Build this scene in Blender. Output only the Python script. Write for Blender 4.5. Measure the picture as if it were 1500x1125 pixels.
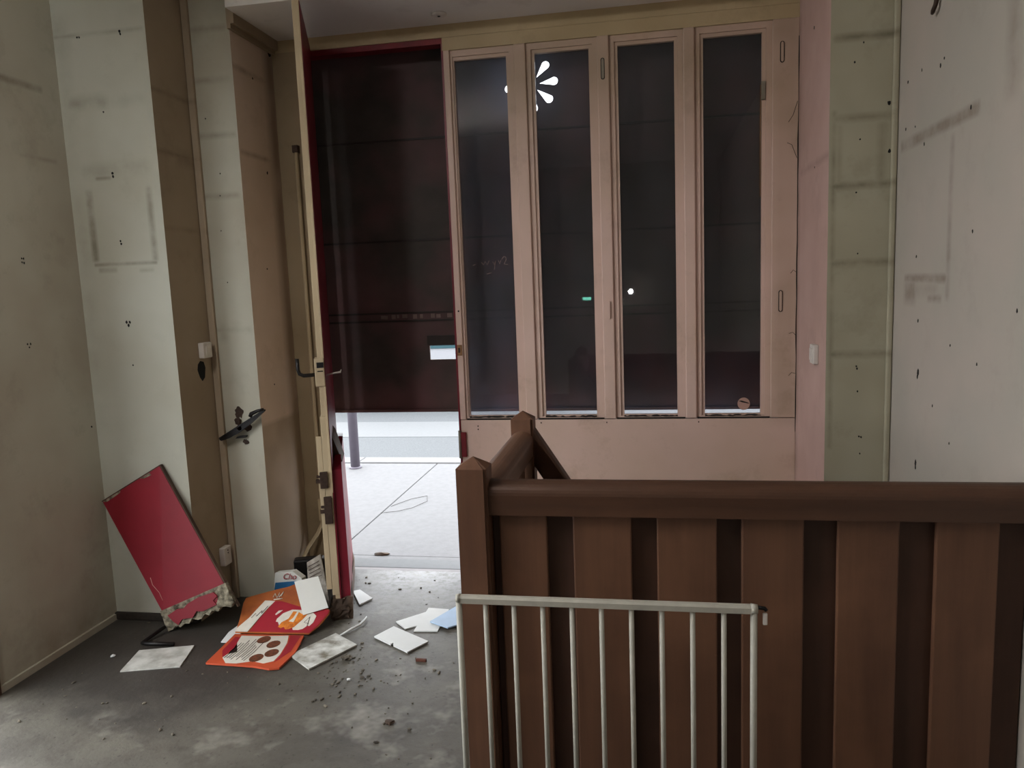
import bpy, bmesh, math, random
from mathutils import Vector, Matrix
from mathutils.geometry import delaunay_2d_cdt
random.seed(7)
for o in list(bpy.data.objects): bpy.data.objects.remove(o)
S = bpy.context.scene
COL = S.collection

# ------------------------------------------------------------------ camera, sky, exposure
cam = bpy.data.cameras.new('camera'); camo = bpy.data.objects.new('camera', cam); COL.objects.link(camo)
cam.sensor_width = 36.0; cam.lens = 1115.0 / 1500.0 * 36.0; cam.clip_start = 0.05; cam.clip_end = 400
rx = Vector((0.98427458, 0.17239958, -0.03849597)); dn = Vector((-0.01514432, -0.13476922, -0.99076128)); fw = Vector((-0.1759949, 0.97576413, -0.13003904))
m = Matrix.Identity(4)
for i in range(3):
    m[i][0] = rx[i]; m[i][1] = -dn[i]; m[i][2] = -fw[i]
m[0][3], m[1][3], m[2][3] = 0, 0, 1.5
camo.matrix_world = m
S.camera = camo
w = bpy.data.worlds.new('overcast_sky'); S.world = w; w.use_nodes = True
bg = w.node_tree.nodes['Background']; bg.inputs[0].default_value = (0.92, 0.96, 1.0, 1); bg.inputs[1].default_value = 7.5
S.view_settings.view_transform = 'Standard'; S.view_settings.look = 'None'
S.view_settings.exposure = 0.0; S.view_settings.gamma = 1.0; S.view_settings.use_curve_mapping = False

def portal(name, loc, rot, sx, sy):
    l = bpy.data.lights.new(name, 'AREA'); l.shape = 'RECTANGLE'; l.size = sx; l.size_y = sy
    o = bpy.data.objects.new(name, l); COL.objects.link(o); o.location = loc; o.rotation_euler = rot
    l.cycles.is_portal = True
    return o
# daylight enters by the side doorway behind the camera's left, and under the half-lowered shutter
OPN = (0.55, 2.33, 2.35)           # side doorway: y0, y1, height
portal('side_doorway_daylight', (-2.72, (OPN[0] + OPN[1]) / 2, OPN[2] / 2), (0, math.radians(-90), 0), OPN[2], OPN[1] - OPN[0])
portal('flower_daylight', (-0.557, 4.0, 2.49), (math.radians(-90), 0, 0), 0.29, 0.29)
portal('slot_daylight', (-1.085, 4.0, 1.15), (math.radians(-90), 0, 0), 0.16, 0.09)
portal('shutter_gap_daylight', (-0.55, 4.0, 0.40), (math.radians(-90), 0, 0), 2.6, 0.86)

# ------------------------------------------------------------------ helpers: materials
def srgb(r, g, b):
    f = lambda c: ((c / 255 + 0.055) / 1.055) ** 2.4 if c > 10 else c / 255 / 12.92
    return (f(r), f(g), f(b))
class NT:
    def __init__(s, name):
        s.m = bpy.data.materials.new(name); s.m.use_nodes = True; s.t = s.m.node_tree
        s.b = s.t.nodes['Principled BSDF']; s.out = s.t.nodes['Material Output']
        s.pos = s.t.nodes.new('ShaderNodeNewGeometry').outputs['Position']
    def n(s, k, **kw):
        x = s.t.nodes.new(k)
        for a, v in kw.items(): setattr(x, a, v)
        return x
    def link(s, a, b): s.t.links.new(a, b)
    def math(s, op, a, b=None, c=None, clamp=False):
        x = s.n('ShaderNodeMath', operation=op, use_clamp=clamp)
        for i, v in enumerate((a, b, c)):
            if v is None: continue
            if hasattr(v, 'is_linked'): s.link(v, x.inputs[i])
            else: x.inputs[i].default_value = v
        return x.outputs[0]
    def noise(s, scale, detail=4, rough=0.55, stretch=(1, 1, 1), off=(0, 0, 0)):
        mp = s.n('ShaderNodeMapping'); mp.inputs['Scale'].default_value = stretch; mp.inputs['Location'].default_value = off
        s.link(s.pos, mp.inputs['Vector'])
        x = s.n('ShaderNodeTexNoise'); x.inputs['Scale'].default_value = scale; x.inputs['Detail'].default_value = detail
        x.inputs['Roughness'].default_value = rough; s.link(mp.outputs[0], x.inputs['Vector'])
        return x.outputs['Fac']
    def ramp(s, fac, lo, hi):
        x = s.n('ShaderNodeMapRange'); x.inputs['From Min'].default_value = lo; x.inputs['From Max'].default_value = hi; x.clamp = True
        s.link(fac, x.inputs['Value']); return x.outputs[0]
    def mix(s, fac, a, b):
        x = s.n('ShaderNodeMix', data_type='RGBA')
        if hasattr(fac, 'is_linked'): s.link(fac, x.inputs[0])
        else: x.inputs[0].default_value = fac
        for v, i in ((a, 6), (b, 7)):
            if hasattr(v, 'is_linked'): s.link(v, x.inputs[i])
            else: x.inputs[i].default_value = (*v[:3], 1)
        return x.outputs[2]
    def bump(s, h, strength=0.3, dist=0.01):
        x = s.n('ShaderNodeBump'); x.inputs['Strength'].default_value = strength; x.inputs['Distance'].default_value = dist
        s.link(h, x.inputs['Height']); s.link(x.outputs[0], s.b.inputs['Normal'])
    def col(s, c): s.link(c, s.b.inputs['Base Color'])
    def box(s, axis, u0, u1, v0, v1, soft):
        sp = s.n('ShaderNodeSeparateXYZ'); s.link(s.pos, sp.inputs[0])
        def edge(o, a, b):
            d = s.math('ABSOLUTE', s.math('SUBTRACT', o, (a + b) / 2)); e = s.math('SUBTRACT', (b - a) / 2 + soft / 2, d)
            return s.math('DIVIDE', e, soft, clamp=True)
        return s.math('MULTIPLY', edge(sp.outputs[axis], u0, u1), edge(sp.outputs[2], v0, v1))

MATS = {}
def paint(name, c1, c2, rough=0.75, scale=2.2, marks=(), stain=(70, 62, 50), bump=0.12, grime=0.35, spec=0.3):
    """wall paint: two tones in broad patches, fine dirt, ghost marks of shelves, seams and frames, and darker-toned areas"""
    k = NT(name); c = k.mix(k.ramp(k.noise(scale, 3), 0.35, 0.65), c1, c2)
    st = srgb(*stain)
    c = k.mix(k.math('MULTIPLY', k.ramp(k.noise(5.0, 6, 0.7, off=(3, 1, 2)), 0.55, 0.85), grime), c, st)
    if marks:
        nz = k.ramp(k.noise(10, 4, 0.6), 0.2, 0.66); nzb = k.ramp(k.noise(2.5, 2, 0.5), 0.0, 0.45)
        acc = {}
        for mk in marks:
            ax, u0, u1, v0, v1, soft, stg = mk[:7]; colr = mk[7] if len(mk) > 7 else stain
            b = k.math('MULTIPLY', k.box(ax, u0, u1, v0, v1, soft * 1.3), stg * 0.8)
            b = k.math('MULTIPLY', b, nzb if v1 - v0 > 0.3 and u1 - u0 > 0.08 else nz)
            acc[colr] = k.math('MAXIMUM', acc[colr], b) if colr in acc else b
        for colr, a in acc.items():
            c = k.mix(a, c, srgb(*colr))
    k.col(c); k.b.inputs['Roughness'].default_value = rough; k.b.inputs['Specular IOR Level'].default_value = spec
    k.bump(k.noise(40, 5, 0.6), bump, 0.004)
    MATS[name] = k.m; return k.m
def plain(name, c, rough=0.6, metal=0.0, var=0.25, scale=18, bump=0.0, spec=0.4, c2=None):
    k = NT(name); d = c2 if c2 else tuple(x * (1 - var) for x in c)
    k.col(k.mix(k.ramp(k.noise(scale, 4), 0.35, 0.7), c, d)); k.b.inputs['Roughness'].default_value = rough
    k.b.inputs['Metallic'].default_value = metal; k.b.inputs['Specular IOR Level'].default_value = spec
    if bump: k.bump(k.noise(scale * 3, 4), bump, 0.004)
    MATS[name] = k.m; return k.m
def wood(name, c1, c2, stretch, rough=0.5):
    k = NT(name); g = k.noise(14, 5, 0.65, stretch); c = k.mix(k.ramp(g, 0.3, 0.72), c1, c2)
    c = k.mix(k.math('MULTIPLY', k.ramp(k.noise(3.5, 4, off=(5, 0, 1)), 0.5, 0.8), 0.45), c, tuple(x * 1.7 for x in c1))
    sc = k.ramp(k.noise(9, 6, 0.75, off=(1, 7, 2)), 0.68, 0.78)
    c = k.mix(k.math('MULTIPLY', sc, 0.35), c, srgb(135, 105, 85))
    k.col(c); k.b.inputs['Roughness'].default_value = rough; k.b.inputs['Specular IOR Level'].default_value = 0.35; k.bump(g, 0.15, 0.004)
    MATS[name] = k.m; return k.m
def glass(name, dust, tint=0.86, streak=False):
    k = NT(name); t = k.t
    tr = k.n('ShaderNodeBsdfTransparent'); tr.inputs[0].default_value = (tint, tint, tint * 1.01, 1)
    gl = k.n('ShaderNodeBsdfGlossy'); gl.inputs['Roughness'].default_value = 0.015; gl.inputs[0].default_value = (1, 1, 1, 1)
    fr = k.n('ShaderNodeFresnel'); fr.inputs[0].default_value = 1.5
    mx = k.n('ShaderNodeMixShader'); k.link(fr.outputs[0], mx.inputs[0]); k.link(tr.outputs[0], mx.inputs[1]); k.link(gl.outputs[0], mx.inputs[2])
    tl = k.n('ShaderNodeBsdfTranslucent'); tl.inputs[0].default_value = (0.55, 0.62, 0.88, 1)
    df = k.n('ShaderNodeBsdfDiffuse'); df.inputs[0].default_value = (0.5, 0.5, 0.5, 1)
    dm = k.n('ShaderNodeMixShader'); dm.inputs[0].default_value = 0.10; k.link(tl.outputs[0], dm.inputs[1]); k.link(df.outputs[0], dm.inputs[2])
    nz = k.ramp(k.noise(7, 6, 0.7, (1, 1, 0.5)), 0.2, 0.8)
    mx2 = k.n('ShaderNodeMixShader'); k.link(k.math('MULTIPLY', nz, dust * 2), mx2.inputs[0]); k.link(mx.outputs[0], mx2.inputs[1]); k.link(dm.outputs[0], mx2.inputs[2])
    k.link(mx2.outputs[0], k.out.inputs[0]); MATS[name] = k.m; return k.m

# ------------------------------------------------------------------ helpers: geometry
def link(o, parent=None):
    COL.objects.link(o)
    if parent is not None:
        o.parent = parent
    return o
def mesh_obj(name, bm, mat, parent=None, smooth=False):
    me = bpy.data.meshes.new(name); bmesh.ops.recalc_face_normals(bm, faces=bm.faces); bm.to_mesh(me); bm.free()
    me.materials.append(MATS[mat] if isinstance(mat, str) else mat)
    if smooth:
        for p in me.polygons: p.use_smooth = True
    o = bpy.data.objects.new(name, me); return link(o, parent)
def empty(name, loc=(0, 0, 0)):
    o = bpy.data.objects.new(name, None); COL.objects.link(o); o.location = loc; o.empty_display_size = 0.05; return o
def tag(o, label, cat, group=None):
    o['label'] = label; o['category'] = cat
    if group: o['group'] = group
    return o
def struct(o, label=None):
    o['kind'] = 'structure'
    if label: o['label'] = label
    return o
def off(p):
    v = Vector((0, 0, 0))
    while p is not None: v += p.location; p = p.parent
    return v
def bx(bm, x0, x1, y0, y1, z0, z1, bev=0.0, mat=None):
    vs = [bm.verts.new(p) for p in ((x0, y0, z0), (x1, y0, z0), (x1, y1, z0), (x0, y1, z0), (x0, y0, z1), (x1, y0, z1), (x1, y1, z1), (x0, y1, z1))]
    fs = [bm.faces.new([vs[i] for i in f]) for f in ((3, 2, 1, 0), (4, 5, 6, 7), (0, 1, 5, 4), (1, 2, 6, 5), (2, 3, 7, 6), (3, 0, 4, 7))]
    if bev:
        es = list({e for f in fs for e in f.edges}); bmesh.ops.bevel(bm, geom=es, offset=bev, segments=2, affect='EDGES', profile=0.5)
    elif mat is not None:
        for v in vs: v.co = mat @ v.co
    return vs
def box(name, x0, x1, y0, y1, z0, z1, mat, parent=None, bev=0.0):
    bm = bmesh.new(); bx(bm, x0, x1, y0, y1, z0, z1, bev)
    if parent is not None: bmesh.ops.translate(bm, verts=bm.verts, vec=-off(parent))
    return mesh_obj(name, bm, mat, parent)
def obox(name, c, ax, ay, az, hx, hy, hz, mat, parent=None, bev=0.0):
    """box about c with axes ax, ay, az and half sizes"""
    bm = bmesh.new(); bx(bm, -hx, hx, -hy, hy, -hz, hz, bev)
    M = Matrix((ax, ay, az)).transposed()
    c = Vector(c)
    for v in bm.verts: v.co = M @ v.co + c
    if parent is not None: bmesh.ops.translate(bm, verts=bm.verts, vec=-off(parent))
    return mesh_obj(name, bm, mat, parent)
def tube_bm(bm, pts, rad, seg=10, cap=True):
    pts = [Vector(p) for p in pts]; rads = rad if isinstance(rad, (list, tuple)) else [rad] * len(pts)
    rings = []; prev = None
    for i, p in enumerate(pts):
        d = (pts[min(i + 1, len(pts) - 1)] - pts[max(i - 1, 0)]).normalized()
        a = prev if prev is not None else (Vector((0, 0, 1)) if abs(d.z) < 0.9 else Vector((1, 0, 0)))
        u = (a - d * a.dot(d)).normalized(); v = d.cross(u); prev = u
        rings.append([bm.verts.new(p + (u * math.cos(t) + v * math.sin(t)) * rads[i]) for t in [2 * math.pi * k / seg for k in range(seg)]])
    for r0, r1 in zip(rings, rings[1:]):
        for k in range(seg): bm.faces.new((r0[k], r0[(k + 1) % seg], r1[(k + 1) % seg], r1[k]))
    if cap: bm.faces.new(rings[0][::-1]); bm.faces.new(rings[-1])
def tube(name, pts, rad, mat, parent=None, seg=10):
    bm = bmesh.new(); tube_bm(bm, pts, rad, seg)
    if parent is not None: bmesh.ops.translate(bm, verts=bm.verts, vec=-off(parent))
    return mesh_obj(name, bm, mat, parent, smooth=True)
def plate(name, pts, nrm, th, mat, parent=None, jitter=0.0):
    """flat sheet with an outline in 3-D, thickened along nrm (down from the outline)"""
    n = Vector(nrm).normalized(); bm = bmesh.new()
    P = [Vector(p) for p in pts]
    top = [bm.verts.new(p) for p in P]; bot = [bm.verts.new(p - n * th) for p in P]
    bm.faces.new(top); bm.faces.new(bot[::-1])
    for i in range(len(P)): j = (i + 1) % len(P); bm.faces.new((top[i], bot[i], bot[j], top[j]))
    bmesh.ops.triangulate(bm, faces=[f for f in bm.faces if len(f.verts) > 4])
    if parent is not None: bmesh.ops.translate(bm, verts=bm.verts, vec=-off(parent))
    return mesh_obj(name, bm, mat, parent)
def prism(name, prof, y0, y1, mat, parent=None, axis='y', holes=()):
    """2-D profile (x,z) with holes, extruded from y0 to y1 (axis 'y') or (y,z) along x (axis 'x')"""
    vs = [Vector(p) for p in prof]; fs = [list(range(len(prof)))]
    for h in holes:
        a = len(vs); vs += [Vector(p) for p in h]; fs.append(list(range(a, a + len(h))))
    es = [(f[i], f[(i + 1) % len(f)]) for f in fs for i in range(len(f))]
    V, E, F, ov, oe, of = delaunay_2d_cdt(vs, es, [], 1, 1e-6)
    def inside(c, poly):
        r = False
        for i in range(len(poly)):
            a, b = poly[i], poly[i - 1]
            if (a[1] > c[1]) != (b[1] > c[1]) and c[0] < (b[0] - a[0]) * (c[1] - a[1]) / (b[1] - a[1]) + a[0]: r = not r
        return r
    F = [f for f in F if inside(sum((V[i] for i in f), Vector((0, 0))) / len(f), prof) and not any(inside(sum((V[i] for i in f), Vector((0, 0))) / len(f), h) for h in holes)]
    bm = bmesh.new(); mk = (lambda p, t: (p[0], t, p[1])) if axis == 'y' else (lambda p, t: (t, p[0], p[1]))
    A = [bm.verts.new(mk(p, y0)) for p in V]; B = [bm.verts.new(mk(p, y1)) for p in V]
    for f in F: bm.faces.new([A[i] for i in f]); bm.faces.new([B[i] for i in reversed(f)])
    cnt = {}
    for f in F:
        for i in range(len(f)):
            e = (f[i], f[(i + 1) % len(f)]); cnt[tuple(sorted(e))] = cnt.get(tuple(sorted(e)), 0) + 1
    for (a, b), c in cnt.items():
        if c == 1: bm.faces.new((A[a], A[b], B[b], B[a]))
    for v in [v for v in bm.verts if not v.link_faces]: bm.verts.remove(v)
    if parent is not None: bmesh.ops.translate(bm, verts=bm.verts, vec=-off(parent))
    return mesh_obj(name, bm, mat, parent)
def ellipse(cx, cy, rx_, ry_, n=20, rot=0.0):
    return [(cx + rx_ * math.cos(t) * math.cos(rot) - ry_ * math.sin(t) * math.sin(rot), cy + rx_ * math.cos(t) * math.sin(rot) + ry_ * math.sin(t) * math.cos(rot)) for t in [2 * math.pi * k / n for k in range(n)]]

# ------------------------------------------------------------------ key measures (metres; camera stands at x 0, y 0)
XL, Y1, X1, Y2, X2, YS = -2.50, 3.06, -2.06, 3.345, -1.835, 3.75      # left wall, pier face, pier side, nib face, nib side, shopfront
XR, YR, XRR = 0.93, 3.15, 0.69                                        # right wall, right pier face, right pier side
ZC = 2.75; ZM = 2.98; YSO = 3.26; YB = -2.6

# ------------------------------------------------------------------ materials
L, D_ = (118, 108, 88), (92, 82, 66)
paint('plaster_left', srgb(178, 174, 158), srgb(166, 158, 142), marks=[(1, 2.74, 2.96, 2.375, 2.40, 0.012, 0.7), (1, 2.80, 3.0, 2.09, 2.105, 0.012, 0.45), (1, 2.4, 3.06, 0, 0.12, 0.2, 0.6)], stain=(90, 80, 62))
f1m = [(0, -2.5, -2.07, 2.62, 2.634, 0.012, 0.55), (0, -2.48, -2.27, 2.325, 2.375, 0.03, 0.6), (0, -2.27, -2.09, 2.33, 2.36, 0.03, 0.25),
       (0, -2.425, -2.395, 1.67, 1.98, 0.014, 0.95), (0, -2.13, -2.105, 1.66, 1.98, 0.014, 0.7), (0, -2.42, -2.11, 1.648, 1.662, 0.008, 0.8), (0, -2.40, -2.31, 1.62, 1.64, 0.01, 0.6), (0, -2.20, -2.13, 1.615, 1.63, 0.01, 0.35),
       (0, -2.44, -2.1, 2.03, 2.09, 0.03, 0.35), (0, -2.37, -2.29, 2.02, 2.035, 0.01, 0.7), (0, -2.49, -2.44, 0.9, 2.7, 0.05, 0.25)]
paint('plaster_pier', srgb(178, 178, 166), srgb(168, 166, 152), marks=f1m, stain=(98, 92, 74), grime=0.2)
paint('plaster_nib', srgb(176, 174, 160), srgb(166, 160, 144), marks=[(0, -2.06, -1.85, z - 0.012, z + 0.012, 0.016, s) for z, s in ((2.70, 0.5), (2.476, 0.6), (2.232, 0.55), (1.958, 0.5), (1.335, 0.4))] + [(0, -2.02, -1.97, 1.28, 1.36, 0.03, 0.35)], stain=(104, 96, 76), grime=0.25)
rm = [(1, 3.05, 3.36, z - 0.011, z + 0.011, 0.014, s) for z, s in ((2.385, 0.6), (2.13, 0.7), (1.80, 0.35))] + [(1, 3.2, 3.33, 2.09, 2.15, 0.03, 0.5)]
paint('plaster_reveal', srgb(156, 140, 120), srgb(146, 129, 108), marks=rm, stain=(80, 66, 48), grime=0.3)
paint('plaster_reveal_pink', srgb(216, 198, 188), srgb(206, 188, 176), marks=[(1, 3.34, 3.76, 2.52, 2.545, 0.015, 0.7), (1, 3.36, 3.76, 2.145, 2.165, 0.015, 0.7), (1, 3.34, 3.76, -0.1, 0.87, 0.02, 0.9, (150, 134, 114)), (1, 3.66, 3.76, 0.0, 2.7, 0.06, 0.8)], stain=(110, 90, 68), grime=0.3)  # toned darker below sill height, with a sharp top edge
paint('plaster_right', srgb(170, 160, 150), srgb(162, 156, 146), marks=[(1, 2.42, 3.10, 1.925, 1.962, 0.014, 0.75), (1, 2.595, 2.625, 1.40, 1.90, 0.016, 0.5), (1, 2.62, 3.02, 1.452, 1.478, 0.012, 0.85), (1, 2.90, 3.02, 1.38, 1.46, 0.03, 0.7), (1, 2.66, 2.78, 1.39, 1.41, 0.015, 0.8), (1, 2.70, 3.0, 1.41, 1.45, 0.03, 0.4), (1, 2.2, 2.26, 1.93, 2.2, 0.04, 0.5)], stain=(100, 84, 68), grime=0.18)
paint('plaster_right_pier', srgb(166, 160, 140), srgb(154, 147, 126), marks=[(0, 0.70, 0.93, z - 0.012, z + 0.012, 0.015, s) for z, s in ((2.36, 0.75), (2.07, 0.7), (1.822, 0.8), (1.53, 0.75), (1.177, 0.7))] + [(0, 0.70, 0.715, 0.8, 2.1, 0.012, 0.6), (0, 0.865, 0.89, 1.82, 2.05, 0.02, 0.5), (0, 0.72, 0.735, 1.8, 2.05, 0.014, 0.4)], stain=(78, 70, 50), grime=0.35)
paint('plaster_right_reveal', srgb(190, 160, 152), srgb(176, 146, 136), marks=[(1, 3.15, 3.76, 1.93, 1.955, 0.02, 0.5), (1, 3.70, 3.76, 0.2, 2.7, 0.03, 0.5)], stain=(120, 96, 84), grime=0.35)
paint('ceiling_paint', srgb(228, 222, 218), srgb(216, 210, 204), stain=(120, 108, 92), scale=1.3)
paint('back_plaster', srgb(190, 184, 174), srgb(176, 170, 160))
paint('frame_paint', srgb(212, 182, 170), srgb(200, 172, 156), stain=(106, 84, 56), grime=0.4, marks=[(0, -0.96, 0.7, 2.2, 2.75, 0.5, 0.75, (124, 108, 74)), (0, 0.57, 0.7, 0.8, 2.75, 0.06, 0.45, (118, 102, 70)), (0, -0.2, 0.7, 0.0, 0.82, 0.5, 0.5, (130, 112, 86))], rough=0.45, spec=0.4)  # olive top; right ends painted darker as light fades away from the door
paint('header_paint', srgb(178, 158, 124), srgb(164, 144, 110), stain=(92, 76, 48), grime=0.4, rough=0.5)
paint('post_paint', srgb(150, 132, 106), srgb(136, 118, 92), stain=(84, 68, 48), grime=0.4, rough=0.5)
paint('cream_paint', srgb(184, 166, 136), srgb(166, 148, 120), stain=(110, 92, 66), grime=0.4, rough=0.5)
paint('red_paint', srgb(116, 26, 40), srgb(102, 22, 36), stain=(60, 20, 24), grime=0.3, rough=0.4, scale=6)
paint('lintel_red', srgb(120, 22, 32), srgb(100, 20, 28), stain=(60, 20, 24), grime=0.3, rough=0.5, scale=6)
paint('board_red', srgb(130, 26, 40), srgb(120, 24, 36), stain=(120, 30, 40), grime=0.25, rough=0.45, scale=4, spec=0.35)
k = NT('concrete_floor')
c = k.mix(k.ramp(k.noise(1.6, 5, 0.6), 0.32, 0.68), srgb(97, 93, 83), srgb(63, 59, 52))
c = k.mix(k.math('MULTIPLY', k.ramp(k.noise(6, 6, 0.75, off=(2, 9, 0)), 0.46, 0.66), 0.7), c, srgb(58, 52, 45))
c = k.mix(k.math('MULTIPLY', k.ramp(k.noise(45, 4, 0.7, off=(4, 2, 0)), 0.60, 0.67), 0.8), c, srgb(44, 40, 36))
c = k.mix(k.math('MULTIPLY', k.ramp(k.noise(3.1, 4, 0.7, off=(8, 3, 0)), 0.54, 0.7), 0.6), c, srgb(150, 146, 136))
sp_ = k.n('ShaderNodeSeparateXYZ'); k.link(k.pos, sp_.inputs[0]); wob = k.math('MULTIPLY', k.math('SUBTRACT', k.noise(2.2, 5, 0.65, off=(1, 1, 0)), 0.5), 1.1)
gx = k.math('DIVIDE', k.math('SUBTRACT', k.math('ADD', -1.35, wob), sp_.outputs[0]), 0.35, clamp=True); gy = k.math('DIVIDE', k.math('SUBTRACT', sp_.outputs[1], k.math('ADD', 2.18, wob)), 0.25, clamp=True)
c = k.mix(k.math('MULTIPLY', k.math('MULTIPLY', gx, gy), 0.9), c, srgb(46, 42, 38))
pale = k.math('DIVIDE', k.math('SUBTRACT', k.math('ADD', sp_.outputs[1], k.math('MULTIPLY', wob, 0.4)), 3.15), 0.5, clamp=True); c = k.mix(k.math('MULTIPLY', pale, k.math('MULTIPLY', k.ramp(k.noise(26, 5, 0.7, off=(6, 2, 0)), 0.3, 0.55), k.math('DIVIDE', k.math('ADD', sp_.outputs[0], 1.6), 0.3, clamp=True))), c, srgb(132, 132, 132))  # painted paler towards the doorway, where daylight pools on the floor
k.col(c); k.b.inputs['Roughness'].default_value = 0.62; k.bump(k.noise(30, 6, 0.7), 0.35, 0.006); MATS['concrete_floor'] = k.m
plain('pavement_stone', srgb(99, 98, 99), 0.85, var=0.12, scale=25, bump=0.25)
plain('kerb_stone', srgb(104, 103, 103), 0.85, var=0.08, scale=12, bump=0.2)
plain('threshold_stone', srgb(128, 124, 124), 0.8, var=0.15, scale=14, bump=0.2)
plain('asphalt', srgb(79, 81, 83), 0.9, var=0.28, scale=60, bump=0.5)
plain('road_white', srgb(92, 93, 94), 0.8, var=0.1, scale=30)
plain('bare_ground', srgb(95, 95, 93), 0.9, var=0.1)
k = NT('shutter_steel'); g = k.noise(3.2, 5, 0.65, (1, 1, 1.6)); c = k.mix(k.ramp(g, 0.35, 0.7), srgb(80, 73, 70), srgb(64, 60, 57))
c = k.mix(k.math('MULTIPLY', k.ramp(k.noise(1.8, 3, off=(3, 3, 1)), 0.42, 0.7), 0.7), c, srgb(124, 84, 88))
k.col(c); k.b.inputs['Roughness'].default_value = 0.7; k.b.inputs['Metallic'].default_value = 0.0; k.b.inputs['Specular IOR Level'].default_value = 0.25; k.bump(k.noise(5, 4), 0.15, 0.01); MATS['shutter_steel'] = k.m
plain('shutter_seam', srgb(50, 42, 39), 0.6)
plain('shutter_mark', srgb(135, 115, 108), 0.7)
wood('wood_v', srgb(104, 72, 53), srgb(80, 53, 39), (1, 1, 0.07), rough=0.5)
wood('wood_back', srgb(74, 48, 36), srgb(56, 37, 28), (1, 1, 0.07), rough=0.6)
wood('wood_x', srgb(80, 54, 40), srgb(58, 39, 29), (0.07, 1, 1), rough=0.42)
wood('wood_y', srgb(116, 86, 68), srgb(88, 62, 48), (1, 0.07, 1), rough=0.4)
wood('rotten_wood', srgb(84, 66, 52), srgb(44, 34, 27), (1, 1, 0.15), rough=0.85)
wood('casing_wood', srgb(84, 58, 44), srgb(60, 40, 30), (1, 1, 0.07))
plain('white_enamel', srgb(172, 168, 156), 0.4, var=0.15, scale=30)
plain('white_plastic', srgb(206, 198, 190), 0.45, var=0.1)
plain('black_metal', srgb(30, 27, 27), 0.42, metal=0.4, var=0.3)
plain('rusty_metal', srgb(66, 48, 38), 0.65, metal=0.3, var=0.5, scale=60, bump=0.3)
plain('grey_metal', srgb(140, 132, 118), 0.45, metal=0.5, var=0.3)
plain('brass', srgb(150, 110, 74), 0.5, metal=0.3, var=0.4, scale=60)
plain('dark_hole', srgb(14, 12, 11), 0.9)
plain('dark_gap', srgb(40, 32, 26), 0.9, var=0.4, scale=60)
plain('paper_white', srgb(222, 224, 222), 0.8, var=0.06, scale=8, bump=0.1)
plain('paper_grey', srgb(196, 196, 190), 0.8, scale=16, c2=srgb(150, 148, 140), bump=0.15)
plain('paper_dirty', srgb(208, 208, 202), 0.8, scale=16, c2=srgb(112, 106, 92), bump=0.15)
plain('paper_blue', srgb(176, 200, 226), 0.7, var=0.08)
plain('paper_edge', srgb(40, 44, 56), 0.9)
plain('card_white', srgb(214, 214, 208), 0.8, var=0.05)
plain('poster_orange', srgb(188, 78, 46), 0.5, var=0.12, scale=10)
plain('poster_amber', srgb(178, 100, 46), 0.5, c2=srgb(130, 66, 40), scale=7)
plain('poster_red', srgb(152, 32, 46), 0.5, var=0.1, scale=10)
plain('poster_white', srgb(214, 208, 196), 0.55, var=0.1, scale=30)
plain('poster_ink', srgb(70, 50, 48), 0.6)
plain('poster_food', srgb(120, 66, 44), 0.6, c2=srgb(60, 40, 24), scale=70)
plain('poster_burger', srgb(222, 132, 44), 0.55, c2=srgb(170, 86, 30), scale=50)
plain('carton_blue', srgb(24, 92, 140), 0.5, var=0.1)
plain('packet_grey', srgb(158, 152, 142), 0.7, c2=srgb(112, 104, 94), scale=40)
plain('torn_fibre', srgb(150, 142, 122), 0.95, c2=srgb(44, 40, 28), scale=42, bump=0.9)
plain('sticker_pink', srgb(176, 140, 126), 0.5, var=0.1)
plain('pole_grey', srgb(92, 86, 96), 0.5, var=0.1)
plain('car_white', srgb(128, 128, 132), 0.25, var=0.02)
plain('car_grey', srgb(96, 96, 100), 0.5, var=0.1)
plain('car_glass', srgb(40, 66, 72), 0.08, var=0.1)
plain('tyre', srgb(30, 30, 32), 0.8)
plain('chalk', srgb(190, 160, 145), 0.9)
plain('crumbs', srgb(120, 112, 98), 0.95, c2=srgb(44, 38, 32), scale=14)
plain('stick_brown', srgb(88, 48, 34), 0.8)
plain('basement', srgb(40, 36, 32), 0.9)
glass('glass_clean', 0.05, 0.85); glass('glass_dusty', 0.09, 0.85)
k = NT('emergency_green'); k.b.inputs['Emission Color'].default_value = (0.25, 1.0, 0.75, 1); k.b.inputs['Emission Strength'].default_value = 9; MATS['emergency_green'] = k.m
k = NT('added_lamp_lit'); k.b.inputs['Emission Color'].default_value = (1, 0.985, 0.95, 1); k.b.inputs['Emission Strength'].default_value = 230; MATS['added_lamp_lit'] = k.m

# ------------------------------------------------------------------ setting: shell
HX0, HX1, HY0, HY1 = -0.42, XR, 2.08, 2.66      # stairwell opening in the floor
bm = bmesh.new()
bx(bm, XL - 0.2, HX0, YB, YS, -0.12, 0); bx(bm, HX0, XR + 0.2, YB, HY0, -0.12, 0); bx(bm, HX0, XR + 0.2, HY1, YS, -0.12, 0)
bx(bm, HX1, XR + 0.2, HY0, HY1, -0.12, 0)
struct(mesh_obj('floor', bm, 'concrete_floor'), 'dirty bare concrete floor of the empty shop')
struct(box('ceiling', XL - 0.2, XR + 0.2, YB - 0.2, 4.05, ZM, ZM + 0.2, 'ceiling_paint'), 'pale ceiling of the shop')
struct(box('ceiling_soffit', X2 + 0.035, XRR, YSO, YS + 0.052, ZC, ZM, 'ceiling_paint'), 'stained pale dropped ceiling strip above the shopfront')
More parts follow.
